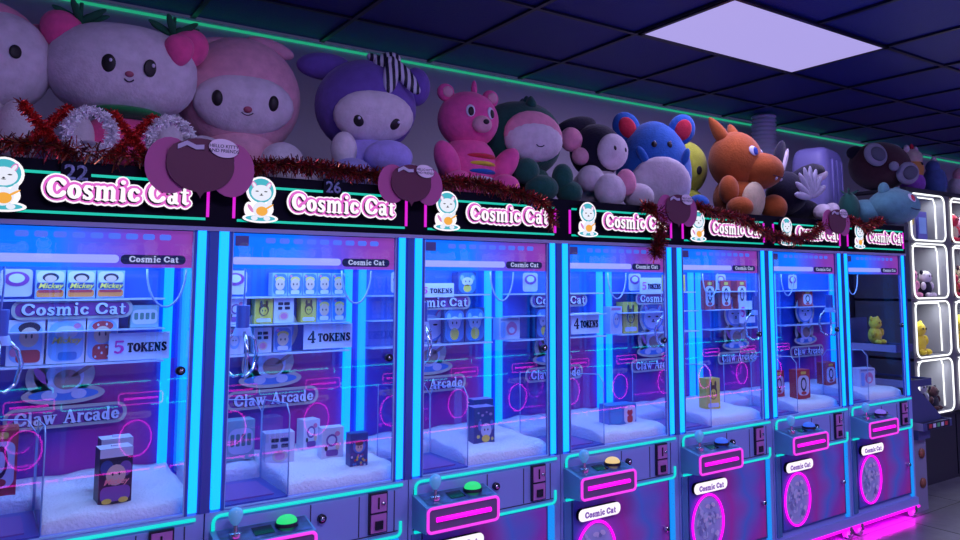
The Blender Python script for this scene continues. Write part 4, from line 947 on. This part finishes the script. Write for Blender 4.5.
# plush row on the shelf top
SZ=1.922
P = Plush('plush_bear','dark brown round plush with big grey bow loops on top of the display shelf', (4.40,.50,SZ), -.45, group='plush toys on the display shelf top')
hc=(0,0,.168); hr=(.21,.18,.168); P.e('head',hc,hr,BRN); 
q=MB()
for dx,dz,a_ in ((-.14,.10,.6),(.09,-.02,-.5)):
    q.ell((dx,-.17,.12+dz),(.085,.035,.075),GRY,QZ(a_,0,1)); q.ell((dx,-.20,.12+dz),(.055,.02,.045),mat('bow lining', (.08,.09,.14), .8),QZ(a_,0,1))
q.ell((-.03,-.20,.14),(.032,.03,.032),GRY); q.build('bow',P.r)
P.e('ear',(-.16,.02,.26),(.07,.04,.05),BK); P.e('ear',(.10,.03,.30),(.09,.04,.035),GRY)
P = Plush('plush_owl','tall plush with cream top, orange middle and purple base on the display shelf', (4.86,.52,SZ), 0, group='plush toys on the display shelf top')
P.e('body',(0,0,.09),(.095,.085,.09),plush('violet', (.28,.08,.5))); P.e('middle',(0,0,.19),(.09,.08,.09),plush('amber', (.6,.28,.08))); P.e('head',(0,0,.27),(.085,.075,.07),plush('cream grey', (.55,.45,.4)))
for sx in (-1,1): P.e('ear',(sx*.06,0,.335),(.024,.02,.03),WP)
P.e('crest',(.01,0,.35),(.015,.015,.03),RD); P.face('beak',(0,0,.19),(.09,.08,.09),5,25,.014,.012,EYE)
P = Plush('plush_whale','dark blue upright plush with a pale tip on the display shelf', (5.18,.52,SZ), 0, group='plush toys on the display shelf top')
P.e('body',(0,0,.12),(.09,.085,.125),plush('deep blue', (.06,.11,.32))); P.e('head',(-.02,0,.23),(.055,.05,.055),plush('deep blue')); P.e('tuft',(.0,0,.29),(.02,.02,.025),WP)
P = Plush('plush_rabbit','white round plush at the right photo edge on the display shelf', (5.55,.52,SZ), 0, group='plush toys on the display shelf top')
P.e('body',(0,0,.10),(.09,.085,.10),WP); P.e('head',(0,-.02,.20),(.07,.06,.06),LPK)
# stand beside the last machine: tray on a pale column with two round wooden insets
t=empty('tray_stand',(3.80,.02,0),0,'pale column with round wooden insets and slanted trays, right of the last machine','stand')
PAL=mat('pale laminate', (.22,.22,.34), .45)
MB().box((.0,0,.0),(.13,.40,.405),PAL).build('column',t)
for z_ in (.32,.155): MB().cyl((.075,-.008,z_),(.075,.0,z_),.028,mat('wood inset', (.28,.10,.05), .5),n=24).build('wooden_inset',t)
SM=mat('tray metal', (.10,.12,.30), .3, .4); LIP=mat('tray lip', (.3,.25,.4), .4)
def tray(x0,x1,y0,y1,z,hb):
    q=MB(); q.box((x0,y0,z-.012),(x1,y1,z),DARKM); q.box((x0,y0-.004,z-.03),(x1,y0,z+.012),SM); q.box((x1-.004,y0,z-.03),(x1,y1,z+.012),SM); q.box((x0-.004,y0,z-.03),(x0,y1,z+.012),LIP)
    q.poly([(x0,z-.012),(x1,z-.012),(x1,z+.02),(x0,z+hb)],y1,SM,y1+.006); q.build('tray',t)
tray(.0,.32,-.06,.0,.49,.25); tray(.0,.26,.02,.36,.72,.18); tray(.0,.18,.08,.38,.92,.14)
MB().box((.0,.39,.405),(.22,.40,1.08),SM).box((.0,-.03,.405),(.13,.38,.475),SM).build('rack_back',t)
mini('plush_figure',3.92,.30,.921,.13,YE,'yellow plush lying in the upper tray seen through the rightmost machine',cat='small toy')
q=MB(); q.box((.04,-.0660,.462),(.29,-.0645,.500),BLK)
for i,mm in enumerate((RED,WHT,GRN,WHT,RED)): q.box((.055+i*.045,-.0670,.470),(.085+i*.045,-.0660,.492),mm)
q.build('printed_strip',t)
